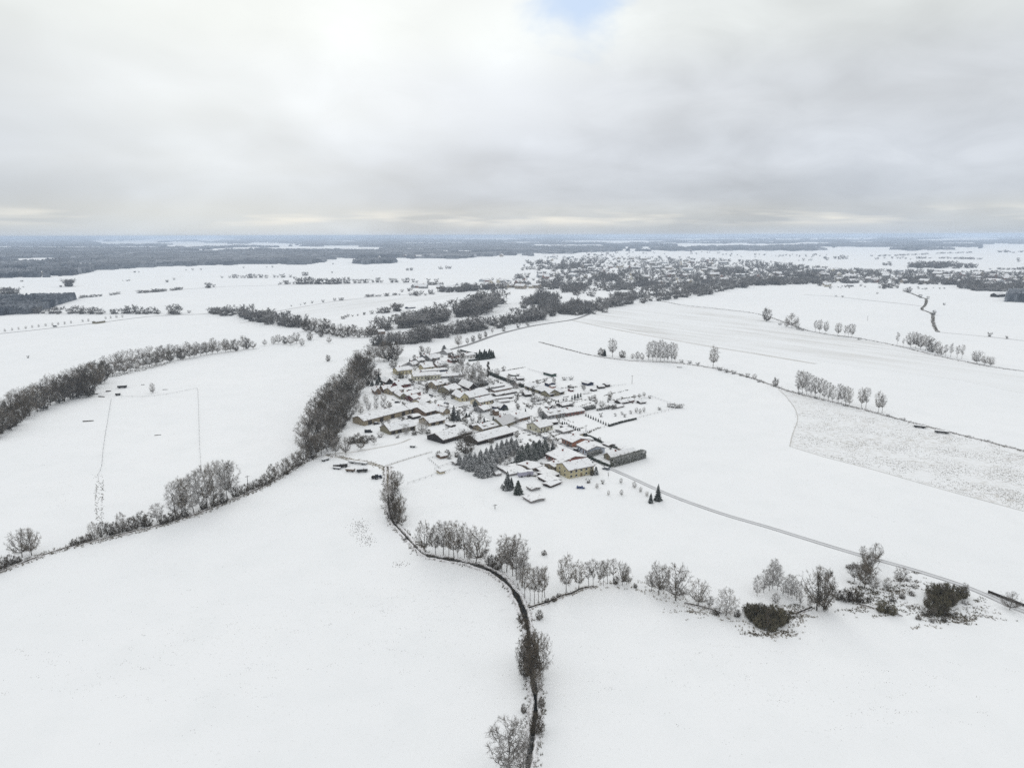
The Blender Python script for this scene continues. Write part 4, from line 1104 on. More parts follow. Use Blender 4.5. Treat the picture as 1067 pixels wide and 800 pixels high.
trees('zigzag trees', 'small tree along the zigzag reed ditch', [(947, 305, 6.5, 'dark', 1.1), (943.5, 304, 4, 'dark', 1.4), (959, 310.3, 4, 'shrub', .6), (967, 311.5, 3, 'shrub', .6), (973, 328.3, 5.5, 'dark', .9), (983.7, 317.8, 2.4, 'shrub', .7), (1031, 350.6, 5, 'oak', .9), (1049, 353, 3.2, 'shrub', .6), (914, 306.2, 2, 'shrub', .8), (871, 309, 1.8, 'shrub', .9), (878, 309.6, 1.8, 'shrub', .9)], shared=True)
# left belt
lb = along([(-12, 462), (0, 453), (14, 445), (34, 432), (55, 423), (75, 416), (95, 413)], 15, (29, 27), ['oak', 'dark', 'dark'], 1.5, 1.2, .12, .8)
lb += along([(-14, 448), (12, 433), (40, 419), (65, 409), (88, 402), (104, 395)], 14, (22, 23), ['oak', 'dark', 'oak'], 1.5, 1.2, .12, .85)
lb += [(91, 411, 31, 'dark', .85), (84, 413, 27, 'oak', .9), (99, 405, 30, 'oak', .8), (105, 400, 25, 'dark', .85)]
trees('left belt near', 'big spreading tree in the belt at the left edge', lb, shared=True)
lb2 = along([(109, 393.5), (135, 387), (160, 381.5), (176, 377.5), (200, 373), (240, 366), (262, 363)], 25, (16, 13), ['oak', 'dark', 'oak'], 1.5, .8, .15, .85)
lb2 += along([(106, 386), (140, 378), (175, 371.5), (205, 367.5), (238, 362.5)], 14, (15, 11), ['oak', 'oak', 'frosty', 'dark'], 2, .8, .15, .95)
trees('left belt far', 'rounded tree in the middle stretch of the left belt', lb2, shared=True)
trees('belt end trees', 'separate rounded tree where the left belt thins out', [(264, 363.5, 9, 'oak', .9), (276, 360, 7, 'oak', .8), (285, 358.5, 9, 'frosty', .9), (290, 358, 10, 'oak', .9), (297, 358.5, 9, 'dark', .9), (303, 359.5, 11, 'oak', .9), (309, 357.5, 12, 'oak', .95), (315, 360.5, 9, 'frosty', .9), (323, 354.5, 9, 'dark', .9), (343, 357.5, 7, 'oak', .9), (335, 351, 9, 'dark', 1)])
trees('paddock tree', 'small frosted tree alone beside the paddock fence', [(159, 409.5, 11, 'frosty', .75)])
trees('lone field tree', 'lone round tree west of the village wood', [(342, 376.5, 7.5, 'dark', .9)])
trees('tiny field shrub', 'tiny shrub alone in the white left field', [(29.3, 373, 3, 'tall', .9)])
trees('tree right of the northern road', 'tall bare tree where the country road leaves the village', [(478, 361, 12.5, 'oak', .9)])
trees('road side trees', 'small tree between the belt and the country road', [(487, 359.5, 8, 'tall', .9), (493, 356, 7, 'dark', .9), (500, 353.5, 7, 'dark', .9), (506, 351, 6.5, 'dark', .9), (513, 347.5, 6, 'tall', 1), (525, 345, 5, 'tall', 1), (540, 341.5, 5, 'tall', 1), (550, 339.5, 4.5, 'tall', 1)], shared=True)
trees('middle belt near', 'tree in the middle wooded belt left of the village', along([(318, 344.5), (335, 347.5), (358, 351), (380, 351.5), (392, 350.5)], 14, (12, 9), ['dark', 'oak', 'dark']) + along([(308, 339.5), (330, 341), (350, 345), (372, 348), (395, 347.5)], 12, (10, 9), ['dark', 'oak', 'dark']), shared=True)

TREES[:] = [(t[0], t[1], t[2] * (.98 if t[3] in ('spruce', 'pine') else 1), t[3], t[4] * (1.4 if t[5] in ('spruce plantation', 'dark spruces') else 1), t[5]) for t in TREES]
ranked = sorted((t for t in TREES if t[3] not in ('spruce', 'pine', 'thuja')), key=lambda t: -t[2])
KEEP = set(id(t) for t in ranked[:600]) | set(id(t) for t in TREES if t[3] in ('spruce', 'pine', 'thuja'))
spill = [t for t in TREES if id(t) not in KEEP]
for s, (desc, group, shared) in SETS.items():
    L = sorted((t for t in TREES if t[5] == s and id(t) in KEEP), key=lambda t: t[0])
    for i, t in enumerate(L):
        if len(L) == 1:
            place_tree(*t[:5], desc, None)
        elif shared:
            place_tree(*t[:5], desc, group)
        elif len(L) == 2:
            place_tree(*t[:5], ('left ' if i == 0 else 'right ') + desc, group)
        else:
            place_tree(*t[:5], (ORD[i] if i < 19 else 'last') + ' from the left, ' + desc, group)

# far belts, one mass each
def belt(pts, n, h, jy=1.0, jx=1.5, w=1.0):
    big = 1.22 if min(h if isinstance(h, tuple) else (h, h)) > 4 else 1.05
    n = int(n * .66)
    ph = rr.uniform(0, 6)
    res = []
    for i, (x, y, hh, k, ww) in enumerate(along(pts, int(n * 1.25), h, ['lo'], jx * 1.6, jy * 1.1, .38, w)):
        g = math.sin(x * .31 + ph) + math.sin(x * .117 + 2 * ph) * .8
        if n > 20 and g < -1.05:
            continue                      # ragged gaps in the belt
        res.append((x, y, hh * big * (1 + .13 * g), ww * rr.uniform(.85, 1.3)))
    return res
merged('tree_belt', belt([(216, 327), (236, 328.5), (255, 332), (270, 335), (290, 338.5), (310, 341.5)], 44, (5, 9.5), 1.0) + belt([(228, 325.5), (250, 327.5), (270, 330.5), (300, 336), (318, 340)], 30, (6, 8), .8),
       'lo', FARTREE, 'wooded belt sloping between the two left snowfields')
merged('tree_belt', belt([(392, 346.5), (411, 342.5), (435, 339.5), (460, 334.5), (481, 330.5), (500, 326), (508, 323.5)], 62, (9, 12), 1.6) + belt([(415, 338), (445, 333), (480, 326), (515, 318.5), (522, 316)], 46, (9, 11), 1.2),
       'lo', FARTREE, 'wooded belt running from the village towards the town')
merged('tree_belt', belt([(388, 361), (414, 359), (433, 357), (452, 352.5), (490, 345.4), (520, 340.8), (540, 336.5), (567, 331.8), (579, 330)], 74, (9, 8), 1.0) + belt([(392, 357), (430, 353), (470, 346.5), (520, 337.5), (575, 328.5)], 50, (8, 7), .8),
       'lo', FARTREE, 'wooded belt directly behind the village road')
merged('tree_belt', belt([(598, 328.5), (619, 325.7), (634, 319.7), (664, 316), (682, 313.2), (705, 310.5), (733, 307.5), (760, 301.5), (787, 297.5), (816, 296.4), (846, 296)], 120, (6, 5), .8) + belt([(640, 315), (680, 309), (730, 303), (760, 297)], 44, (7, 6), 1.2),
       'lo', FARTREE, 'tree belt between the furrowed field and the town')
merged('tree_belt', belt([(36, 327), (70, 326.8), (105, 327), (128, 327), (160, 327), (174, 327.4)], 46, (4.5, 5.5), .5), 'lo', FARTREE, 'tree line behind the far straight farm road')
merged('tree_belt', belt([(180, 327.5), (188, 327)], 5, (7, 8), .4) + belt([(193, 326.5), (203, 326)], 3, (3, 4), .3), 'lo', FARTREE, 'small group of trees closing the far farm road')
cl = lambda cx, cy, rx, ry, n, h, w=1.0: [(cx + rr.gauss(0, .5) * rx, cy + rr.uniform(-1, 1) * ry, h * rr.uniform(.7, 1.3), w * rr.uniform(.9, 1.2)) for _ in range(n)]
merged('tree_row', belt([(240, 289.5), (279, 289.5)], 16, (3, 3.6), .2) + belt([(285, 289.2), (303, 289)], 7, (3, 3), .2) + belt([(312, 287.2), (324, 287)], 6, (3, 3), .2) + belt([(224, 289.6), (236, 289.6)], 3, (2, 2), .1), 'lo', FARTREE, 'row of small grey trees in the far left snowfields', 'tree row')
merged('tree_row', belt([(290, 296.5), (308, 296)], 8, (2.6, 3), .2) + belt([(309, 296), (360, 295.7)], 26, (5, 5), .3) + belt([(362, 295), (398, 294.5)], 12, (3.4, 4), .3) + belt([(404, 294.5), (436, 294.3)], 10, (3.5, 4.5), .3) + belt([(442, 294), (456, 294)], 4, (3, 4), .2), 'lo', FARTREE, 'longer grey tree row on the far hedge line', 'tree row')
merged('tree_row', belt([(358, 331), (375, 328.6), (393, 326)], 12, (2.5, 3.5), .2) + cl(400, 326, 6, .5, 5, 6.5) + cl(414.5, 324, 5, .5, 4, 7.5) + cl(358, 332, 3, .3, 2, 4), 'lo', FARTREE, 'hedge with round trees beside the far ploughed strip', 'tree row')
def hedgerow(pts, n, h, label, nm='hedge_row'):
    merged(nm, belt(pts, n, h, .25, 1.0, 1.25), 'lo', FARTREE, label, 'hedge row')
hedgerow([(1030, 280.8), (1050, 281), (1150, 281)], 90, 1.9, 'thin dark shelter belt beyond the town')
hedgerow([(907, 267.2), (940, 266.4), (980, 264.4), (1015, 263.4)], 80, 1.3, 'long thin shelter belt in the far right fields')
hedgerow([(955, 269.4), (985, 269.4), (1022, 270.3)], 55, 1.5, 'second thin shelter belt in the far right fields')
hedgerow([(1040, 262.8), (1150, 262.6)], 70, 1.6, 'low dark trees beyond the fields at the right edge')
hedgerow([(81.5, 310.6), (97, 309.4), (110, 308), (125, 306.6)], 40, 2.0, 'dark hedge between two far left fields')
hedgerow([(145, 305.4), (160, 304.4), (189, 301.8)], 60, 2.4, 'thick dark hedge in the far left field')
hedgerow([(1006, 302.6), (1067, 304.2), (1150, 305.4)], 120, 3.2, 'dark tree line below the town at right')
hedgerow([(380, 309.4), (395, 308.8)], 14, 2.0, 'short dark hedge on the ploughed strip')
hedgerow([(409, 307.6), (416, 307.3)], 7, 2.2, 'tiny dark hedge beside the far hamlet')
hedgerow([(446, 297), (462, 296.3)], 18, 2.4, 'dark hedge above the far hamlet')
merged('tree_group', cl(71, 298.6, 5, .3, 6, 7.5) + cl(62, 299, 4, .2, 3, 2), 'lo', FARTREE, 'dark clump of trees alone in the far left field', 'tree group')
merged('tree_group', cl(5, 306.5, 12, .6, 10, 6), 'lo', FARTREE, 'tall trees behind the pine wood at the left edge', 'tree group')
merged('tree_group', cl(216.5, 300, 2.5, .2, 3, 5) + cl(222, 299, 1, .1, 1, 3) + cl(174, 294, 3, .2, 2, 3) + cl(181, 291.6, 1, .1, 1, 2.2) + cl(201, 281.5, 1, .1, 1, 2) + cl(210, 281.3, 2, .1, 1, 2) + cl(194, 282, 1, .1, 1, 1.6) + cl(347, 284.5, 1, .1, 1, 2.6) + cl(348, 275.5, 1, .1, 1, 2.4) + cl(427, 281.8, 4, .1, 4, 2.6) + cl(388, 282.5, 1, .1, 1, 1.2)
       + cl(461, 280.4, 2, .1, 2, 2.6) + cl(467, 280, 3, .1, 3, 3.2) + cl(280, 278.8, 3, .1, 2, 1.6) + cl(255, 279.5, 1, .1, 1, 1.6) + cl(24, 293.4, 3, .1, 3, 1.6) + cl(24, 299.5, 3, .1, 2, 1.4) + cl(142, 284, 6, .2, 5, 1.4) + cl(130, 292.8, 6, .2, 4, 1.4), 'lo', FARTREE, 'scattered lone trees dotted over the far white fields', 'scattered trees')
merged('tree_row', belt([(302, 319.5), (306, 319), (326, 316), (338, 314.5)], 7, (1.6, 2.2), .1) + cl(349, 313.2, 1, .1, 1, 2.6) + cl(353, 313, 1, .1, 1, 2.6) + cl(356.3, 312.8, 1, .1, 2, 4) + cl(402.5, 308.6, 2, .1, 3, 3.8) , 'lo', FARTREE, 'tiny trees along the upper edge of the ploughed strip', 'tree row')
tw = []
for (x0, y0, x1, y1, n, h) in [
    (418, 303, 430, 303.5, 10, 4), (428, 307, 452, 307.5, 26, 5), (455, 304.5, 485, 303.5, 40, 7), (484, 302.5, 500, 302.5, 34, 9), (500, 302, 528, 301, 40, 7), (530, 300, 560, 297.5, 36, 5), (508, 295, 560, 292.5, 24, 4), (538, 290, 551, 291, 16, 6),
    (541, 274, 575, 277.5, 40, 5), (546, 279, 577, 281.5, 40, 4), (579, 277, 601, 281, 60, 6), (600, 271, 630, 275, 50, 4), (600, 276, 628, 279, 50, 5), (560, 295, 580, 302, 46, 8), (584, 289.5, 594, 290.5, 14, 5), (585, 299, 607, 305, 60, 8),
    (555, 309, 582, 317, 90, 10), (548, 314, 575, 322, 60, 9), (560, 321, 590, 327, 70, 10), (588, 318, 610, 327, 80, 10), (600, 282, 615, 285, 26, 5), (624, 288, 648, 293, 60, 7), (648, 284, 669, 288, 40, 5), (666, 295, 682, 298.5, 40, 9), (682, 298.5, 698, 300.5, 30, 6),
    (600, 304, 612, 309, 20, 6), (602, 318, 620, 326, 60, 9), (626, 314, 644, 319, 40, 7), (632, 300, 655, 302, 24, 5), (655, 298, 668, 300, 16, 5), (638, 306, 655, 311, 34, 5), (716, 301, 733, 306, 40, 9), (733, 286, 760, 287.5, 36, 5), (720, 291.5, 733, 293.5, 26, 6), (750, 282, 780, 286.5, 50, 6),
    (788, 276, 799, 277, 14, 4.5), (810, 281.5, 825, 283, 24, 6), (773, 295, 785, 297, 26, 8), (789, 294, 820, 296, 44, 6), (827, 289, 832, 291, 10, 9), (838, 290, 852, 292, 24, 8), (856, 288, 870, 290, 20, 4), (880, 290, 886, 291, 10, 4), (890, 282.5, 902, 283, 20, 4.5), (896, 290, 910, 291, 16, 3),
    (907, 286, 920, 287, 14, 4), (920, 299, 931, 299.8, 26, 5), (947, 293, 967, 294, 40, 6), (967, 292, 983, 293.5, 20, 4), (983, 295, 1006, 296, 44, 7), (1006, 297, 1018, 302, 44, 10), (1018, 299, 1067, 302.5, 90, 7), (1067, 298, 1110, 303, 60, 8),
    (941, 278, 955, 279, 24, 5), (955, 278, 994, 279, 80, 7), (997, 278, 1013, 279, 34, 6), (916, 276, 933, 276.5, 16, 3.5), (835, 271.5, 843, 272, 10, 2.5), (862, 269, 878, 270, 18, 4), (750, 266, 860, 267.5, 60, 2.4), (910, 270, 950, 269.8, 20, 2.2), (1057, 271, 1062, 271.3, 6, 3.5), (1040, 262.5, 1067, 263, 20, 2), (953, 301, 975, 300.5, 10, 1.8), (846, 296.5, 862, 298, 14, 4.5), (862, 298.8, 900, 299.8, 22, 2.6), (958, 300.5, 985, 302, 10, 2),
    (610, 263.5, 760, 265.5, 60, 2.2), (700, 275, 745, 281, 50, 3.4), (640, 272, 700, 281, 60, 3.0), (668, 283, 720, 290, 50, 4), (760, 277, 800, 283, 30, 3), (895, 286, 947, 291, 36, 3.4), (967, 286, 1067, 296, 70, 3.4), (800, 284, 880, 290, 46, 3.6)]:
    for _ in range(int(n * .55)):
        tw.append((rr.uniform(x0, x1) + rr.gauss(0, 3), rr.uniform(y0, y1) + rr.gauss(0, .7), h * rr.uniform(.45, .95), rr.uniform(.9, 1.3)))
for _ in range(2500):
    x = rr.choice((rr.uniform(560, 1100), rr.uniform(575, 860), rr.uniform(600, 1067)))
    yt, yb = np.interp(x, [560, 620, 700, 800, 860, 900, 1000, 1100], [268, 266, 268, 273, 280, 282, 284, 284]), np.interp(x, [560, 620, 700, 800, 900, 1000, 1100], [298, 304, 302, 296, 296, 297, 301])
    y = rr.uniform(yt, yb)
    tw.append((x, y, rr.uniform(.5, 1.0) * (y - 246) * .10, rr.uniform(.9, 1.4)))
merged('town_trees', tw, 'lo', FARTREE, 'grey trees filling the gardens of the distant town', 'town trees')
if spill:
    merged('scattered_shrubs', [(x, y, h, w * (1.5 if k in ('shrub', 'briar') else .9)) for x, y, h, k, w, s in spill], 'lo', FARTREE, 'small shrubs scattered on far ditches and gardens', 'scattered shrubs')

# young trees along the far farm road: each a thing
yt = [(35, 345.6), (85, 344.4), (130, 343.6), (180, 342.7), (225, 341.7), (270, 340.9), (318, 340), (365, 339.2), (405, 338.6), (450, 338), (495, 337), (575, 335.5), (615, 335), (735, 332.7), (770, 332), (810, 331.2), (850, 330.8)]
for i, (xz, y) in enumerate(yt):
    L = LIB['frosty'][i % 3]
    hm = 3.2 * mpp(xz * .15, y)
    r = empty('young_tree', G(xz * .15, y), i * 1.3)
    r.scale = (hm * .9, hm * .9, hm)
    tag(r, (ORD[i]) + ' young tree from the left along the far farm road', 'tree', 'young trees along the far farm road')
    obj('trunk', L[0], r); obj('crown', L[1], r)
# ------------------------------------------------------------------ buildings
WALLC = {}
def wallm(name, col, var=.18):
    return plain('wall_' + name, col, var, .7)
TAN = wallm('tan_brick', (.28, .235, .165)); OLIVE = wallm('olive_render', (.22, .20, .14)); YEL = wallm('yellow', (.46, .41, .26))
PALEY = wallm('pale_yellow', (.52, .50, .39)); ORANGE = wallm('orange_brick', (.36, .17, .11)); REDB = wallm('red_brick', (.24, .10, .08)); DRED = wallm('dark_red', (.12, .035, .035))
GREY = wallm('grey', (.28, .28, .28)); BLUEG = wallm('blue_grey', (.42, .46, .52)); BLACK = wallm('black_boards', (.035, .032, .03)); BROWN = wallm('brown', (.17, .12, .085))
GREEN = wallm('dark_green', (.05, .085, .07)); NAVY = wallm('navy', (.03, .04, .07)); PINK = wallm('pink', (.5, .33, .28)); CREAM = wallm('cream', (.58, .52, .38)); LILAC = wallm('lilac', (.36, .35, .42))

def house(name, a, b, depth, wh, rise, wallmat, label, ridge='x', windows=0, chimney=0, cat=None, group=None, door=True, rows=1, dark_open=0, dormer=0, roofm=None, snow=True):
    """near wall foot runs from photo point a to b; depth in metres away from the viewer.
       wh and rise are wall and roof heights in photo pixels."""
    A, B = G(*a), G(*b)
    d = B - A
    Lx = d.length
    ang = math.atan2(d.y, d.x)
    s = mpp((a[0] + b[0]) / 2, (a[1] + b[1]) / 2)
    hz, rz = wh * s, rise * s
    D = depth * 1.3
    root = empty(name, A, ang)
    tag(root, label, cat or name.split('_')[-1], group)
    m = MB()
    X0, X1, Y0, Y1 = 0, Lx, 0, D
    if ridge == 'x':
        prof = [(X0, Y0, 0), (X0, Y1, 0), (X0, Y1, hz), (X0, D / 2, hz + rz), (X0, Y0, hz)]
        m.prism(prof[::-1], (Lx, 0, 0))
    else:
        prof = [(X0, Y0, 0), (X1, Y0, 0), (X1, Y0, hz), (Lx / 2, Y0, hz + rz), (X0, Y0, hz)]
        m.prism(prof, (0, D, 0))
    m.build('wall', wallmat, root)
    # roof slabs: tiles below, a blanket of snow on top
    ov = min(.55, .08 * min(Lx, D) + .15)
    th, sn = .16, .30
    span = (D if ridge == 'x' else Lx) / 2
    k = rz / span
    T, S = MB(), MB()
    def slab(mb, o, t0, t1, e):
        def P(u, v, z):   # u along ridge, v across
            return (u, v, z) if ridge == 'x' else (v, u, z)
        U0, U1 = -e, (Lx if ridge == 'x' else D) + e
        c, w_ = span, span + e
        zt = hz + rz + .02
        pr = [(c - w_, zt - k * w_ + t0), (c, zt + t0), (c + w_, zt - k * w_ + t0), (c + w_, zt - k * w_ + t1), (c, zt + t1 + .03), (c - w_, zt - k * w_ + t1)]
        V = [P(U0, v, z) for v, z in pr] + [P(U1, v, z) for v, z in pr]
        fs = [(0, 1, 4, 5), (1, 2, 3, 4), (6, 11, 10, 7), (7, 10, 9, 8)] + [(i, i + 6, (i + 1) % 6 + 6, (i + 1) % 6) for i in range(6)]
        mb.add(V, fs)
    slab(T, 0, 0, th, ov)
    roof = T.build('roof', roofm or TILE, root)
    if snow:
        slab(S, 0, th + .004, th + sn, ov - .22)
        S.build('snow_cover', ROOFSNOW, roof)
    if windows and not chimney:
        chimney = 1
    if chimney:
        for c in range(chimney):
            cm = MB()
            u = (.3 + .45 * c) * (Lx if ridge == 'x' else D)
            cx, cy = (u, span) if ridge == 'x' else (span, u)
            zt = hz + rz
            cm.box(cx - .4, cx + .4, cy - .4, cy + .4, zt - .6, zt + 1.5, 0)
            cm.box(cx - .48, cx + .48, cy - .48, cy + .48, zt + 1.5, zt + 1.68, 1)
            cm.build('chimney', [REDB, ROOFSNOW], roof)
    wn = []
    def window(face, u, z, w_, h_):
        wm = MB()
        if face == 'front':
            wm.box(u - w_ / 2 - .08, u + w_ / 2 + .08, -.05, -.003, z - .08, z + h_ + .08, 1)
            wm.box(u - w_ / 2, u + w_ / 2, -.075, -.052, z, z + h_, 0)
            wm.box(u - w_ / 2 - .12, u + w_ / 2 + .12, -.18, -.053, z - .14, z - .085, 2)
        elif face == 'left':
            wm.box(-.05, -.003, u - w_ / 2 - .08, u + w_ / 2 + .08, z - .08, z + h_ + .08, 1)
            wm.box(-.075, -.052, u - w_ / 2, u + w_ / 2, z, z + h_, 0)
        else:
            wm.box(Lx + .003, Lx + .05, u - w_ / 2 - .08, u + w_ / 2 + .08, z - .08, z + h_ + .08, 1)
            wm.box(Lx + .052, Lx + .075, u - w_ / 2, u + w_ / 2, z, z + h_, 0)
        wm.build('window', [GLASS, FRAMEW, ROOFSNOW], root)
    if windows:
        sth = hz / rows
        for r_ in range(rows):
            for i in range(windows):
                u = Lx * (i + .5) / windows
                if r_ == 0 and door and i == windows // 2:
                    continue
                window('front', u, sth * r_ + sth * .34, min(1.3, Lx / windows * .45), min(1.35, sth * .42))
            for fc in ('left', 'right'):
                for i in range(2 if D > 7 else 1):
                    window(fc, D * (i + .7) / (2.4 if D > 7 else 1.4), sth * r_ + sth * .34, 1.1, min(1.35, sth * .42))
        if door:
            dm = MB()
            i = windows // 2
            u = Lx * (i + .5) / windows
            dm.box(u - .55, u + .55, -.07, -.003, .02, min(2.1, hz * .8))
            dm.build('door', BROWN, root)
    for i in range(dark_open):  # flat dark panels stand in for the shade inside open doorways
        dm = MB()
        u = Lx * (i + .5) / dark_open
        w_ = min(3.4, Lx / dark_open * .62)
        dm.box(u - w_ / 2, u + w_ / 2, -.06, -.003, .02, min(3.0, hz * .8))
        dm.build('dark_doorway', TIMBER, root)
    for i in range(dormer):
        dm = MB()
        u = Lx * (i + .5) / dormer
        y0 = D * .16
        z0 = hz + rz * (y0 / span)
        dm.box(u - 1, u + 1, y0, y0 + span * .5, z0 - .3, z0 + 1.25, 0)
        dm.box(u - 1.2, u + 1.2, y0 - .2, y0 + span * .5, z0 + 1.253, z0 + 1.5, 1)
        dm.build('dormer', [BROWN, ROOFSNOW], roof)
    return root

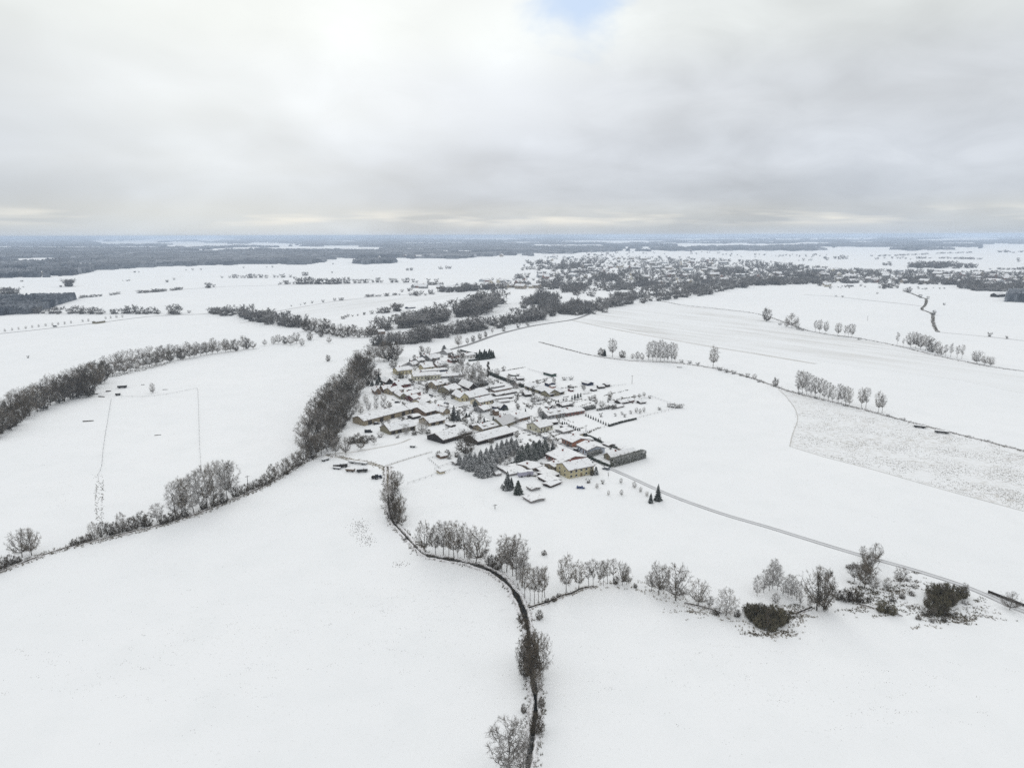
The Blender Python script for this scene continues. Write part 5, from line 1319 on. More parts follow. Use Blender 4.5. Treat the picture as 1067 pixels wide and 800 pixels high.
HS = [
 # name, a, b, depth, wall px, rise px, material, label, options
 ('yellow_house', (592.5, 499), (618.5, 493.5), 9.5, 8.8, 4.5, YEL, 'two storey yellow house with snowy gable roof at the road end', dict(windows=5, rows=2, chimney=1)),
 ('brick_house', (585.3, 461), (596.3, 465.8), 10, 4.6, 2.6, ORANGE, 'orange brick house with flat white roof above the road', dict(windows=4)),
 ('grey_house', (601, 468.6), (612, 474.6), 9.5, 5.2, 3.0, BLUEG, 'large pale blue grey house with wide snowy roof beside the road', dict(windows=4)),
 ('hedge_house', (629, 477.2), (637, 480.8), 15, 3.8, 3.2, OLIVE, 'low olive house tucked behind the tall snowy hedge', dict(ridge='y', windows=3, chimney=1)),
 ('long_brick_house', (569, 477.5), (586.5, 485.8), 13, 4.5, 3.0, REDB, 'wide dark red house with long white roof below the road', dict(windows=5)),
 ('tan_annex', (577.5, 490.3), (592, 485.6), 6, 3.6, 1.6, TAN, 'tan annex in front of the dark red house', dict(windows=3)),
 ('cream_house', (562.5, 451), (576, 447.4), 10, 5, 3.6, PALEY, 'pale cream house with clean white roof at the road junction', dict(windows=4, chimney=1)),
 ('grey_house', (571, 437), (589, 433.6), 9, 3.6, 3.4, GREY, 'grey house with dark gable joined to the red brick building', dict(windows=5, dormer=2)),
 ('red_brick_house', (589.3, 433.7), (609, 430.6), 8, 3, 1.8, REDB, 'long low red brick building east of the main street', dict(windows=6)),
 ('green_roof_house', (524, 446.5), (538, 441), 9, 3.6, 5.5, OLIVE, 'house with steep grey green roof showing little snow', dict(roofm=HEDGE, snow=False, windows=3)),
 ('brown_house', (539, 440), (552.5, 436.4), 8, 3, 2.8, BROWN, 'low brown house right of the steep green roof', dict(windows=4)),
 ('terrace_house', (503, 450.5), (519.5, 446.2), 8, 3.2, 3, TAN, 'tan house with small dormers behind the long barn roof', dict(windows=5, dormer=2)),
 ('long_barn', (498, 463.8), (535, 453.6), 11, 3.6, 4.2, BLACK, 'long barn with huge white roof beside the spruce plantation', dict(dark_open=6)),
 ('black_barn', (462, 462.5), (492, 453.3), 12, 4, 4.4, BLACK, 'open black barn with white roof beside the largest tree', dict(dark_open=5)),
 ('brick_barn', (379.5, 443.8), (426, 431.5), 10, 5, 3.4, TAN, 'very long tan brick barn at the western village edge', dict(dark_open=4, windows=0)),
 ('brick_barn', (427.5, 431.2), (440, 428.2), 10, 4.4, 3.4, TAN, 'short tan barn extending the very long barn', dict(dark_open=2)),
 ('olive_barn', (406.5, 453.2), (433, 447.4), 10, 4, 4.6, OLIVE, 'olive walled barn with steep white roof in the lower yard', dict(dark_open=4)),
 ('brown_barn', (447.5, 444), (463.5, 440.4), 10, 3.2, 4, TAN, 'tan barn with smooth white roof right of the frosted tree', dict(dark_open=2)),
 ('hip_barn', (443.5, 433.6), (459.5, 429.3), 13, 3.4, 3.6, BROWN, 'dark brown barn with broad white roof near the street', dict(dark_open=3)),
 ('gabled_house', (461.5, 432.6), (469, 430.8), 24, 3, 3.4, TAN, 'long narrow house with tan gable facing the viewer', dict(ridge='y', windows=2)),
 ('yellow_cottage', (439, 422.5), (448.5, 420.2), 8, 2.6, 2, YEL, 'small yellow cottage on the west side of the street', dict(windows=3)),
 ('red_cottage', (431, 418.8), (438, 417.3), 8, 3, 2.6, DRED, 'small dark red cottage beside the yellow cottage', dict(windows=2)),
 ('brick_wing', (424.5, 415.5), (438.5, 411.5), 7, 3.4, 2, REDB, 'narrow red brown wing with thin snow on its roof', dict(windows=4)),
 ('grey_gable_house', (417, 416.2), (424, 415.4), 12, 3.2, 2.6, OLIVE, 'grey olive house joined to the narrow red wing', dict(ridge='y', windows=2)),
 ('tan_house', (408.5, 411.8), (421, 409), 8, 3.6, 2.8, TAN, 'tan farmhouse left of the narrow red wing', dict(windows=4)),
 ('dark_red_house', (415, 405), (428, 402.5), 7, 3, 2.8, DRED, 'dark red house behind the tan farmhouse', dict(windows=3)),
 ('white_roof_house', (400.2, 409.8), (408, 408.8), 8, 3, 3.6, BROWN, 'small brown house squeezed left of the tan farmhouse', dict(windows=2)),
 ('gable_house', (391, 411.4), (397, 410.8), 9, 3.4, 3.2, BROWN, 'westernmost small house with brown gable beside the wood', dict(ridge='y', windows=2)),
 ('dark_cottage', (402.5, 400.8), (409.5, 399.8), 8, 2.4, 3.4, BLACK, 'dark gabled cottage northwest of the tan farmhouse', dict(ridge='y')),
 ('yellow_house', (414.5, 391), (429.5, 389.2), 9, 4.2, 2.6, YEL, 'northern yellow house where the main street begins', dict(windows=4, chimney=1)),
 ('pale_yellow_hall', (431, 396.8), (459, 394.8), 9, 4.4, 2.4, PALEY, 'long pale yellow hall north of the main street', dict(windows=8)),
 ('pale_annex', (459.5, 394.6), (484, 393), 8, 2.2, 1.8, GREY, 'low grey annex continuing the long pale yellow hall', dict(windows=5)),
 ('tan_house', (454, 405.6), (468, 402.8), 8, 4, 2.8, TAN, 'tan house with brown gable facing the long yellow hall', dict(windows=4, dormer=1)),
 ('olive_house', (468.5, 410.8), (480.5, 407.2), 10, 3.4, 3.4, OLIVE, 'olive gabled house east of the main street', dict(windows=3)),
 ('dark_gable_house', (488.5, 407.2), (498, 406), 16, 2.6, 4.4, BLACK, 'house with broad dark gable and high white roof', dict(ridge='y')),
 ('yellow_gable_house', (479.5, 418.6), (488.5, 417.4), 12, 4, 4.2, YEL, 'yellow gabled house in the middle of the main street', dict(ridge='y', windows=2)),
 ('long_house', (489.5, 417.8), (510, 413.2), 11, 3.2, 4.2, GREY, 'grey house with very large white roof on the street', dict(windows=6)),
 ('cream_house', (500, 423.2), (516, 419.6), 9, 3.6, 3, CREAM, 'low cream house beside the round dark conifer', dict(windows=5)),
 ('brown_tower', (516.5, 433.4), (520, 432.8), 3.5, 4.6, 1.2, BROWN, 'small square brown outbuilding standing upright in a garden', dict()),
 ('small_house', (504, 430), (511, 428), 8, 2.4, 2.8, GREY, 'small grey house before the square brown outbuilding', dict(windows=2)),
 ('garden_house', (521.5, 427.4), (528, 425.6), 7, 2.4, 3, NAVY, 'small dark gabled house beside two garden conifers', dict(ridge='y')),
 ('long_shed', (497, 408.4), (526, 402.8), 4, 1.5, 1.0, GREY, 'longest thin grey shed behind the street houses', dict(cat='shed')),
 ('long_shed', (515, 408.8), (532.5, 405.4), 4, 1.4, .9, BROWN, 'brown thin shed right behind the longest grey shed', dict(cat='shed')),
 ('long_shed', (517, 413.4), (538, 409.4), 4, 1.5, 1.2, BLACK, 'black thin shed at the middle garden boundary', dict(cat='shed')),
 ('long_shed', (516, 417), (534, 415), 4, 1.4, 1.0, BLACK, 'black thin shed below the middle garden boundary', dict(cat='shed')),
 ('long_shed', (516, 421), (531, 419), 4, 1.4, 1.2, GREY, 'grey thin shed beside the low cream house', dict(cat='shed')),
 ('north_barn', (547, 405), (572, 413.6), 8, 3.2, 3.4, OLIVE, 'long dark roofed barn facing the northern gardens', dict(roofm=TIMBER, dark_open=4)),
 ('north_barn', (572.6, 413.8), (588, 410.4), 8, 2.6, 3, OLIVE, 'dark green barn forming the corner of the north farmyard', dict(roofm=TIMBER, dark_open=3)),
 ('round_shed', (547.3, 413.6), (554, 413), 6, 2.4, 2, BLACK, 'stubby black shed with white cap below the north barn', dict(cat='shed')),
 ('small_shed', (539, 396.4), (546, 396), 5, 1.8, 1.2, BLACK, 'black shed with two roof peaks in the north gardens', dict(cat='shed')),
 ('small_shed', (539.5, 402.6), (546, 402), 6, 2, 1.6, BROWN, 'brown shed just above the north barn roof', dict(cat='shed')),
 ('green_container', (566.2, 390.2), (575.2, 392.6), 4, 2.4, .4, GREEN, 'dark green container shed at the open northeastern field', dict(cat='shed')),
 ('blue_shed', (567.5, 401.4), (572, 403.2), 5, 3, 1, NAVY, 'dark blue shed right of the small black sheds', dict(cat='shed')),
 ('blue_shed', (606, 400.2), (612.5, 402), 5, 2.2, 1.2, NAVY, 'dark blue shed alone in the northeastern gardens', dict(cat='shed')),
 ('black_shed', (624, 405), (630, 404.6), 4, 1.8, .8, BLACK, 'wider black shed at the northeastern garden fence', dict(cat='shed')),
 ('black_shed', (632, 403.4), (635.4, 402.8), 4, 2.2, 1, BLACK, 'narrow black shed next to the wider black one', dict(cat='shed')),
 ('black_shed', (618.2, 407.8), (622, 407), 3, 1.4, .6, BLACK, 'tiny black shed lowest on the northeastern fence', dict(cat='shed')),
 ('timber_stack', (574.5, 405.5), (579, 405), 3, 2.4, .8, PINK, 'pink brown stack of boards in the north farmyard', dict(cat='stack')),
 ('black_shed', (595, 404.8), (598, 404.4), 4, 1.6, .9, BLACK, 'upper of two small sheds beside the brick garden wall', dict(cat='shed')),
 ('black_shed', (594.6, 408.2), (597.6, 407.9), 4, 1.4, .9, DRED, 'lower reddish one of two small garden sheds', dict(cat='shed')),
 ('garden_shed', (586, 424.6), (597, 422.6), 6, 1.7, 1.3, BLACK, 'dark shed with broad white roof above the red brick building', dict(cat='shed')),
 ('garden_shed', (592, 427.2), (596, 426.8), 3, 1.2, .7, BLACK, 'small black shed beneath the broad white shed roof', dict(cat='shed')),
 ('garden_shed', (568, 424.8), (573, 425.6), 3, 1.3, .8, BLACK, 'small black shed in the open middle gardens', dict(cat='shed')),
 ('garden_shed', (647, 421.4), (655, 420), 6, 1.5, 1.6, BLACK, 'black shed with white roof at the orchard top', dict(cat='shed')),
 ('garden_shed', (656.5, 419.6), (661, 418.6), 4, 1.6, .8, DRED, 'reddish shed right of the orchard shed', dict(cat='shed')),
 ('garden_shed', (667.5, 421), (673, 420.2), 4, 1.4, 1, BLACK, 'small lone black shed inside the orchard fence', dict(cat='shed')),
 ('garden_shed', (643, 425.6), (650, 424), 4, 1.2, 1, GREY, 'grey shed left of the orchard', dict(cat='shed')),
 ('tan_shed', (601, 456.4), (607.5, 454.4), 5, 2.8, .8, CREAM, 'cream shed right behind the orange brick house', dict(cat='shed')),
 ('carport', (587, 452.2), (597.5, 449.6), 6, 1.9, .8, GREY, 'white roofed carport above the orange brick house', dict(cat='carport')),
 ('garden_shed', (588, 446.8), (592.5, 445.4), 3, 1.6, .6, BLACK, 'small dark hut beside the pointed conifer hedge', dict(cat='shed')),
 ('garage', (573.8, 443), (581.5, 441.8), 5, 2.2, .7, BLACK, 'black garage right of the pale cream house', dict(cat='garage')),
 ('garden_shed', (628, 463.4), (634, 465.8), 4, 1.4, .8, BLACK, 'black hut behind the low olive house', dict(cat='shed')),
 ('tan_shed', (644, 468.8), (653, 472.2), 5, 2, 1, TAN, 'tan shed at the back of the hedged garden', dict(cat='shed')),
 ('garage', (611.5, 460.4), (618, 459.4), 5, 1.3, .7, GREY, 'small garage on the yard behind the grey house', dict(cat='garage')),
 ('workshop', (531, 496), (549.5, 492.4), 11, 1.6, .8, GREY, 'flat white roofed workshop behind the southern spruces', dict(cat='workshop')),
 ('storage_hall', (553.5, 491.8), (564.3, 488.3), 9, 3, 1.3, TAN, 'tan hall with white roof between workshop and red house', dict(cat='hall', windows=3)),
 ('low_shed', (563, 493), (571, 491.6), 5, 2, .7, BLACK, 'low black shed right of the tan hall', dict(cat='shed')),
 ('low_shed', (571, 499.4), (582.5, 496.2), 7, 2.2, 1.0, BLACK, 'black shed with white roof nearest the yellow house', dict(cat='shed')),
 ('low_shed', (560.5, 498.8), (571.5, 504.8), 6, 2.4, .9, BLACK, 'long black walled shed in the southern yard', dict(cat='shed')),
 ('low_shed', (573.6, 508.2), (584.5, 503.8), 4, 1.8, .8, BLACK, 'southernmost long low shed with a thick white roof', dict(cat='shed')),
 ('garden_hut', (549.2, 509), (554, 511.8), 4, 1.9, .8, GREY, 'tiny grey hut left of the southern sheds', dict(cat='hut')),
 ('greenhouse', (545.4, 519.4), (553.6, 524.4), 6, 1.8, .9, GREY, 'grey hut with white roof lowest in the open field', dict(cat='hut')),
 ('garden_hut', (517, 496.4), (522.4, 495.4), 3, 2, .8, GREY, 'tiny snow capped hut right of the spruce plantation', dict(cat='hut')),
 ('garden_hut', (459.5, 478.2), (466.5, 476.6), 3.5, 2.4, 1, BROWN, 'brown hut in the fenced garden plots', dict(cat='hut')),
 ('garden_hut', (474.5, 485.2), (479.5, 484), 3, 2.2, .8, GREY, 'grey hut at the left foot of the spruces', dict(cat='hut')),
 ('garden_hut', (458.6, 494), (463.6, 492.8), 3, 1.9, .5, CREAM, 'pale box hut at the corner of the garden fence', dict(cat='hut')),
 ('north_house', (441.5, 386.2), (452.5, 384.8), 8, 2.8, 2.4, YEL, 'yellowish house among the crowded northern roofs', dict(windows=3)),
 ('north_shed', (440, 388.8), (466, 386.8), 5, 1.8, .9, NAVY, 'long dark shed in front of the crowded northern roofs', dict(cat='shed')),
 ('north_house', (449, 376.6), (458.5, 374.6), 9, 2.4, 3, GREY, 'house with the biggest white roof in the northern cluster', dict(windows=3)),
 ('north_house', (443.5, 375.2), (450, 374), 7, 2.6, 2, NAVY, 'dark blue house left of the biggest northern roof', dict(windows=2)),
 ('north_house', (436, 378), (443, 376.8), 7, 1.8, 2, GREY, 'pale roofed house left of the dark blue house', dict(windows=2)),
 ('north_house', (456, 383.4), (466, 381.8), 7, 1.8, 2.2, BROWN, 'brown house at the right of the northern cluster', dict(windows=3)),
 ('north_house', (430, 382), (436.5, 380.8), 7, 2, 2, GREY, 'grey house leftmost in the northern cluster', dict(windows=2)),
 ('north_house', (466, 370), (471.5, 368.8), 8, 2, 2.8, GREY, 'white roofed house right of the black spruce', dict()),
 ('pink_house', (472, 373.2), (479, 372), 6, 1.8, 1.2, PINK, 'pinkish house behind the olive brown tree', dict(windows=2)),
 ('pink_house', (470, 378), (478, 377), 6, 1.8, 1.2, REDB, 'reddish house left of the olive brown tree', dict(windows=2)),
 ('white_house', (486, 374), (495.6, 372.6), 7, 3.2, 1.6, wallm('white', (.72, .72, .70)), 'white house left of the dark spruce windbreak', dict(windows=3)),
 ('garage', (449, 390.5), (455, 390.1), 4, 1.4, .6, GREY, 'small grey garage right behind the long yellow hall', dict(cat='garage')),
 ('low_shed', (430.5, 437), (438.5, 435), 5, 2.2, .9, BLACK, 'black open shed in the yard of the very long barn', dict(cat='shed')),
 ('garage', (463, 425.8), (467.5, 424.6), 5, 1.8, .9, GREY, 'grey garage behind the long narrow gabled house', dict(cat='garage')),
 ('low_shed', (494, 447.6), (500.5, 446.4), 5, 2.4, 1.6, BLACK, 'dark shed left of the tan dormer house', dict(cat='shed')),
 ('low_shed', (464, 443), (470, 445.2), 3, 1.4, .6, BLACK, 'narrow dark shed at the foot of the tall street spruce', dict(cat='shed')),
 ('low_shed', (505, 427.6), (510, 425.2), 4, 1.8, 1.0, BLACK, 'black shed behind the small grey house', dict(cat='shed')),
 ('low_shed', (534, 436.2), (541, 434.6), 4, 1.2, 1.0, GREY, 'thin grey shed above the steep green roof', dict(cat='shed')),
 ('farmhouse', (394.5, 348.6), (401.5, 348), 8, 2.6, 1.8, BROWN, 'lone brown farmhouse at the far wooded belt', dict(windows=2)),
 ('field_barn', (426, 321.8), (433, 321), 8, 1.0, .8, NAVY, 'small barn alone beside the far ploughed strip', dict(cat='barn')),
 ('field_barn', (1038.5, 309.8), (1047, 309.2), 10, 2.4, 1.6, BLACK, 'black barn with white roof left of the square spruce wood', dict(cat='barn')),
 ('field_hut', (100.5, 337.4), (110, 336), 6, 1.8, .8, OLIVE, 'olive hut on the far straight farm road', dict(cat='hut')),
]
for (nm, a, b, dp, wh, rs, mm, lb_, op) in HS:
    house(nm, a, b, dp, wh, rs, mm, lb_, **op)

# far town and hamlets: small houses, copies of eight shared shapes
def small_house_mesh(i):
    cols = [wallm('far_pale', (.5, .48, .42)), wallm('far_cream', (.46, .42, .34)), GREY, BROWN, wallm('far_brick', (.26, .16, .13)), wallm('far_tan', (.33, .29, .24)), wallm('far_stone', (.40, .38, .36)), wallm('far_grey', (.40, .42, .44))]
    m = MB()
    L, D, hz, rz = [(12, 9, 4, 4), (10, 9, 5.5, 3.5), (16, 10, 4, 4.5), (11, 8, 3.5, 4), (13, 10, 5, 4.5), (20, 11, 6, 3.5), (10, 8, 3.2, 3.8), (28, 13, 5, 3)][i]
    m.prism([(-L / 2, D / 2, 0), (-L / 2, D / 2, hz), (-L / 2, 0, hz + rz), (-L / 2, -D / 2, hz), (-L / 2, -D / 2, 0)], (L, 0, 0), 0)
    k = rz / (D / 2)
    e = .6
    for s in (-1, 1):
        V = []
        for u in (-L / 2 - e, L / 2 + e):
            V += [(u, 0, hz + rz + .03), (u, s * (D / 2 + e), hz - k * e + .03), (u, s * (D / 2 + e), hz - k * e + .4), (u, 0, hz + rz + .42)]
        m.add(V, [(0, 1, 2, 3), (7, 6, 5, 4), (0, 4, 5, 1), (1, 5, 6, 2), (2, 6, 7, 3)], 1)
    n = max(2, int(L / 3))
    for j in range(n):
        for zz_ in ([1.2] if hz < 5 else [1.0, 3.6]):
            for s in (-1, 1):
                u = -L / 2 + L * (j + .5) / n
                m.box(u - .55, u + .55, s * (D / 2 + .03) - .02, s * (D / 2 + .03) + .02, zz_, zz_ + 1.3, 2)
    m.box(-.4, .4, -.4, .4, hz + rz - .4, hz + rz + 1.3, 3)
    return mesh_from('far_house', m.v, m.f, [cols[i], ROOFSNOW, GLASS, REDB], m.m)
FH = [small_house_mesh(i) for i in range(8)]
def far_houses(setname, label, boxes, smin=1.0):
    for (x0, y0, x1, y1, n) in boxes:
        base_a = rr.uniform(-.5, .5)
        for _ in range(n):
            x = rr.uniform(x0, x1)
            y = y0 + (y1 - y0) * ((x - x0) / max(1, x1 - x0)) + rr.uniform(-.8, .8) if abs(y1 - y0) < 2.5 else rr.uniform(y0, y1)
            o = obj('far_house', FH[rr.randrange(8)])
            o.location = G(x, y)
            o.rotation_euler = (0, 0, base_a + rr.choice((0, math.pi / 2)) + rr.uniform(-.1, .1))
            s = smin * rr.uniform(.85, 1.2)
            o.scale = (s, s, s)
            tag(o, label, 'house', setname)
far_houses('houses of the distant town', 'tiny snow roofed house in the distant town', [
    (598, 277, 640, 290, 14), (640, 270, 700, 283, 30), (655, 286, 720, 296, 18), (700, 272, 760, 283, 22), (740, 284, 800, 296, 18), (800, 280, 880, 293, 26), (880, 283, 950, 295, 18), (950, 286, 1010, 296, 12), (1005, 287, 1067, 299, 24), (562, 283, 600, 291, 12), (1067, 288, 1100, 299, 6), (570, 266, 600, 272, 6)], 1.15)
far_houses('houses of the far hamlet', 'small house in the hamlet below the long snowfield', [(455, 302, 500, 298.5, 6), (500, 297, 560, 293, 16), (505, 301, 560, 298, 9), (430, 300, 456, 299.5, 4), (560, 288, 590, 286, 5)], 1.1)
far_houses('houses of the left hamlet', 'tiny house in the hamlet at the far left', [(5, 286.5, 100, 284.5, 10)], 1.3)
far_houses('houses below the far forest', 'tiny house in the row below the far forest', [(368, 268.2, 525, 268.2, 14)], 1.6)
far_houses('houses at the town meadow', 'tiny house in the meadow before the distant town', [(858, 298, 900, 299, 4)], 1.0)

# far masts
def mast(x, y, hpx, label, name='radio_mast', cat='mast'):
    s = mpp(x, y)
    h = hpx * s
    r = empty(name, G(x, y))
    tag(r, label, cat)
    m = MB(); wd = max(.25, h * .012)
    for i in range(3):
        a = i * 2.094
        m.prism([(math.cos(a) * wd, math.sin(a) * wd, 0), (math.cos(a) * wd + wd * .3, math.sin(a) * wd, 0), (math.cos(a) * wd, math.sin(a) * wd + wd * .3, 0)], (0, 0, h))
    for k in range(10):
        m.box(-wd, wd, -wd, wd, h * k / 10 + .1, h * k / 10 + .1 + wd * .3)
    m.build('lattice', METAL, r)
    m2 = MB(); m2.cyl((0, 0, h), wd * .25, h * .1, 6)
    m2.build('antenna', METAL, r)
mast(137.5, 258.5, 8, 'thin radio mast above the far left forest')

# ------------------------------------------------------------------ utility poles
def pole(x, y, hpx, label, arms=1):
    s = mpp(x, y); h = hpx * s
    r = empty('utility_pole', G(x, y), .4)
    tag(r, label, 'pole')
    m = MB(); m.cyl((0, 0, 0), .17, h, 8, r2=.11); m.build('shaft', TIMBER, r)
    m = MB(); m.box(-1.1, 1.1, -.07, .07, h - .7, h - .55)
    for u in (-.95, 0.35, .95):
        m.cyl((u, 0, h - .55), .06, .22, 6)
    m.build('crossarm', TIMBER, r)
pole(658.5, 400, 9, 'single utility pole in the white field east of the village')
pole(553.7, 443, 10.5, 'dark utility pole beside the road junction')
pole(610.5, 449.5, 7, 'thin pole in the yard behind the brick house')
pole(456, 393.8, 8, 'pole in front of the long yellow hall')
pole(431.5, 404.5, 7, 'pole on the west side of the street')
pole(515.8, 530, 0.1 + 5, 'short thin pole left of the lowest hut')
pole(501, 436, 7, 'pole beside the upper garden conifer')
pole(258.3, 505, 10, 'thin pole in the hedge west of the trailers')
pole(903.8, 334.2, 5, 'thin pole in the upper right snowfield')

# ------------------------------------------------------------------ fences
def fence(name, pts, h, gap, label, railm=TIMBER, rails=2, postm=TIMBER, pr=.07, cat='fence', maxposts=95):
    W = [G(*p) for p in pts]
    L = [0]
    for i in range(len(W) - 1):
        L.append(L[-1] + (W[i + 1] - W[i]).length)
    tot = L[-1]
    gap = max(gap, tot / maxposts)
    r = empty(name, W[0]); tag(r, label, cat)
    def at(s):
        for i in range(len(W) - 1):
            if s <= L[i + 1] + 1e-6:
                return W[i].lerp(W[i + 1], (s - L[i]) / max(1e-6, L[i + 1] - L[i]))
        return W[-1]
    n = max(2, int(tot / gap))
    pm = MB(); pm.cyl((0, 0, 0), pr, h, 6, r2=pr * .9); pm.cyl((0, 0, h), pr * 1.1, .06, 6, mi=1)
    me = mesh_from('post', pm.v, pm.f, [postm, ROOFSNOW], pm.m)
    P = []
    for i in range(n + 1):
        p = at(tot * i / n)
        P.append(p)
        o = obj('post', me, r); o.location = p - W[0]
    P0, P1 = [], []
    for i in range(n):
        for k in range(rails):
            z = h * (.9 - .4 * k)
            P0.append((P[i] - W[0]) + Vector((0, 0, z))); P1.append((P[i + 1] - W[0]) + Vector((0, 0, z)))
    q = np.full(len(P0), .028)
    V, Fq = prisms([tuple(p) for p in P0], [tuple(p) for p in P1], q, q)
    obj('rail', mesh_from('rail', V, Fq, [railm]), r)
    return r
fence('paddock_fence', [(127, 413.5), (150, 414), (175, 411), (206, 405), (207, 425), (207.5, 445), (208, 465), (209.5, 486)], 1.1, 9, 'long post fence round the left paddock')
fence('paddock_fence', [(116, 416), (113, 435), (110, 452), (107.5, 470), (106, 488), (102, 496)], 1.1, 9, 'straight post fence down the left field')
fence('field_fence', [(402, 486), (425, 478.5), (450, 471.5)], 1.2, 4, 'fence from the lane to the black barn')
fence('field_fence', [(425, 504.5), (440, 499.5), (459, 493.5), (480, 487.5)], 1.3, 4, 'fence along the lower garden plots')
fence('garden_fence', [(446, 478.5), (454, 485), (463, 493)], 1.3, 3, 'fence on the left side of the garden plots')
fence('garden_fence', [(446, 478.5), (462, 474.5), (478, 471)], 1.2, 3, 'fence on the upper side of the garden plots')
fence('garden_fence', [(453, 489), (462, 485.5), (470, 482.5)], 1.1, 3, 'short fence dividing the garden plots')
fence('garden_fence', [(352, 418.5), (375, 416), (396, 413.5)], 1.4, 4, 'upper fence across the western gardens')
fence('garden_fence', [(352, 427.5), (375, 424.5), (395, 421.5)], 1.4, 4, 'lower fence across the western gardens')
fence('orchard_fence', [(663, 436.6), (686, 430.6), (709.5, 425), (692, 418.5), (680, 414), (668, 416)], 1.5, 4, 'fence round the tip of the eastern orchard')
fence('garden_fence', [(607.5, 451.5), (622, 447.5), (634, 444.5)], 1.4, 4, 'fence linking the brick house garden and the orchard')
fence('garden_fence', [(520, 432.5), (545, 427), (563, 422.6)], 1.2, 4, 'fence crossing the open middle gardens')
fence('garden_fence', [(541, 414), (555, 419), (566, 423)], 1.2, 4, 'fence slanting through the middle gardens')
fence('road_fence', [(540, 447.5), (553, 452.6), (567, 458.5), (580, 463.5)], 1.2, 4, 'low fence below the village road')
fence('garden_fence', [(550, 385), (560, 388), (566, 390)], 1.6, 3, 'thin fence leading to the green container')
fence('garden_fence', [(606, 410.5), (615, 408.5), (624, 405.5), (636, 402.5), (645, 402), (652, 401)], 1.2, 4, 'fence behind the northeastern black sheds')

# hedges and walls: a leafy box following a line
def hedge(name, pts, hpx, width, label, m=HEDGE, cat='hedge', rough=.35, dens=9):
    rgn = np.random.default_rng(int(sum(p[0] for p in pts)) % 9973)
    W = [G(*p) for p in pts]
    s = mpp(*pts[0])
    h = hpx * s
    V, Fc, P0, P1, RA, RB = [], [], [], [], [], []
    for i in range(len(W) - 1):
        a, b = W[i], W[i + 1]
        L = (b - a).length
        t = (b - a).normalized(); n = Vector((-t.y, t.x, 0))
        k = max(1, int(L / 2))
        for j in range(k):      # inner body in short lumps
            p, q = a.lerp(b, j / k), a.lerp(b, (j + 1) / k)
            hh = h * rgn.uniform(.6, .8); ww = width * rgn.uniform(.22, .34)
            o = len(V)
            for z in (0, hh):
                for e, sg in ((p, -1), (q, -1), (q, 1), (p, 1)):
                    v = e + n * sg * ww * (1 if z == 0 else .85)
                    V.append((v.x, v.y, z))
            Fc += [(o + 4, o + 5, o + 6, o + 7), (o, o + 1, o + 5, o + 4), (o + 1, o + 2, o + 6, o + 5), (o + 2, o + 3, o + 7, o + 6), (o + 3, o, o + 4, o + 7)]
        for j in range(int(L / .45)):      # upright leaders give it a ragged top
            p = a.lerp(b, rgn.random()) + n * rgn.uniform(-.42, .42) * width
            P0.append((p.x, p.y, 0.02)); P1.append((p.x + rgn.normal(0, .12), p.y + rgn.normal(0, .12), h * rgn.uniform(.85, 1.18))); RA.append(min(.55, width * .3)); RB.append(.08)
        cnt = int(L * (2 * h + width) * dens)
        cnt = min(cnt, 9000)
        f = rgn.random(cnt); u = rgn.random(cnt) * (2 * h + width)
        for c in range(cnt):
            base = a.lerp(b, f[c])
            if u[c] < h: off, z, d = -width / 2, u[c], (-1, .35)
            elif u[c] < h + width: off, z, d = u[c] - h - width / 2, h * .93, (0, 1)
            else: off, z, d = width / 2, u[c] - h - width, (1, .35)
            p = base + n * off * .85
            dirv = n * d[0] + Vector((0, 0, d[1])) + Vector(rgn.normal(0, .6, 3))
            dirv.normalize()
            ln = rough * rgn.uniform(.6, 1.5)
            P0.append((p.x, p.y, z)); P1.append(tuple(Vector((p.x, p.y, z)) + dirv * ln)); RA.append(.22); RB.append(.03)
    Vp, Fp = prisms(P0, P1, RA, RB)
    V = np.concatenate([np.array(V), Vp]); off = len(V) - len(Vp)
    Fc = [tuple(f) for f in Fc] + [tuple(int(x) + off for x in f) for f in Fp]
    o = obj(name, mesh_from(name, V, Fc, [m]))
    tag(o, label, cat)
    return o
hedge('tall_hedge', [(637, 486.2), (654, 481.6), (671, 476.4)], 8.5, 3.5, 'tall thick snow dusted hedge at the village end', m=dusted('grey_hedge', (.10, .105, .085), .15, .8, 1.5, .3, .75, .7), rough=.5, dens=7)
hedge('house_hedge', [(612.6, 476.8), (620, 474.2), (628, 470.8)], 5.0, 1.8, 'tall grey green hedge covering the side of the grey house', m=MATS['grey_hedge'], rough=.45)
hedge('road_hedge', [(612, 476.5), (622, 480.8), (636, 487)], 2, 1.2, 'low dark hedge along the road before the olive house', m=NEEDLED)
hedge('garden_hedge', [(608, 453.4), (617, 457), (626, 461)], 2.2, 1.4, 'dark hedge behind the large grey house', m=NEEDLED)
hedge('garden_hedge', [(626, 461), (636, 465), (650, 470)], 1.4, 1.2, 'low dark hedge at the back of the last gardens', m=NEEDLED)
hedge('orchard_hedge', [(634.5, 444.3), (648, 440.3), (663, 436.8)], 1.6, 1.4, 'dark clipped hedge at the near side of the orchard', m=NEEDLED)
hedge('dark_hedge', [(509, 389.6), (520, 394.4), (533, 399.2), (545, 403.6)], 2.6, 2.2, 'long dark hedge running from the poplar to the barn', m=NEEDLED)
hedge('windbreak_hedge', [(488, 376.4), (500, 375.4), (512, 373.9)], 1.5, 1.6, 'low dark hedge under the spruce windbreak', m=NEEDLED)
hedge('windbreak_hedge', [(480, 365.5), (488, 367.8), (496, 369)], 1.3, 1.6, 'dark hedge above the white house', m=NEEDLED)
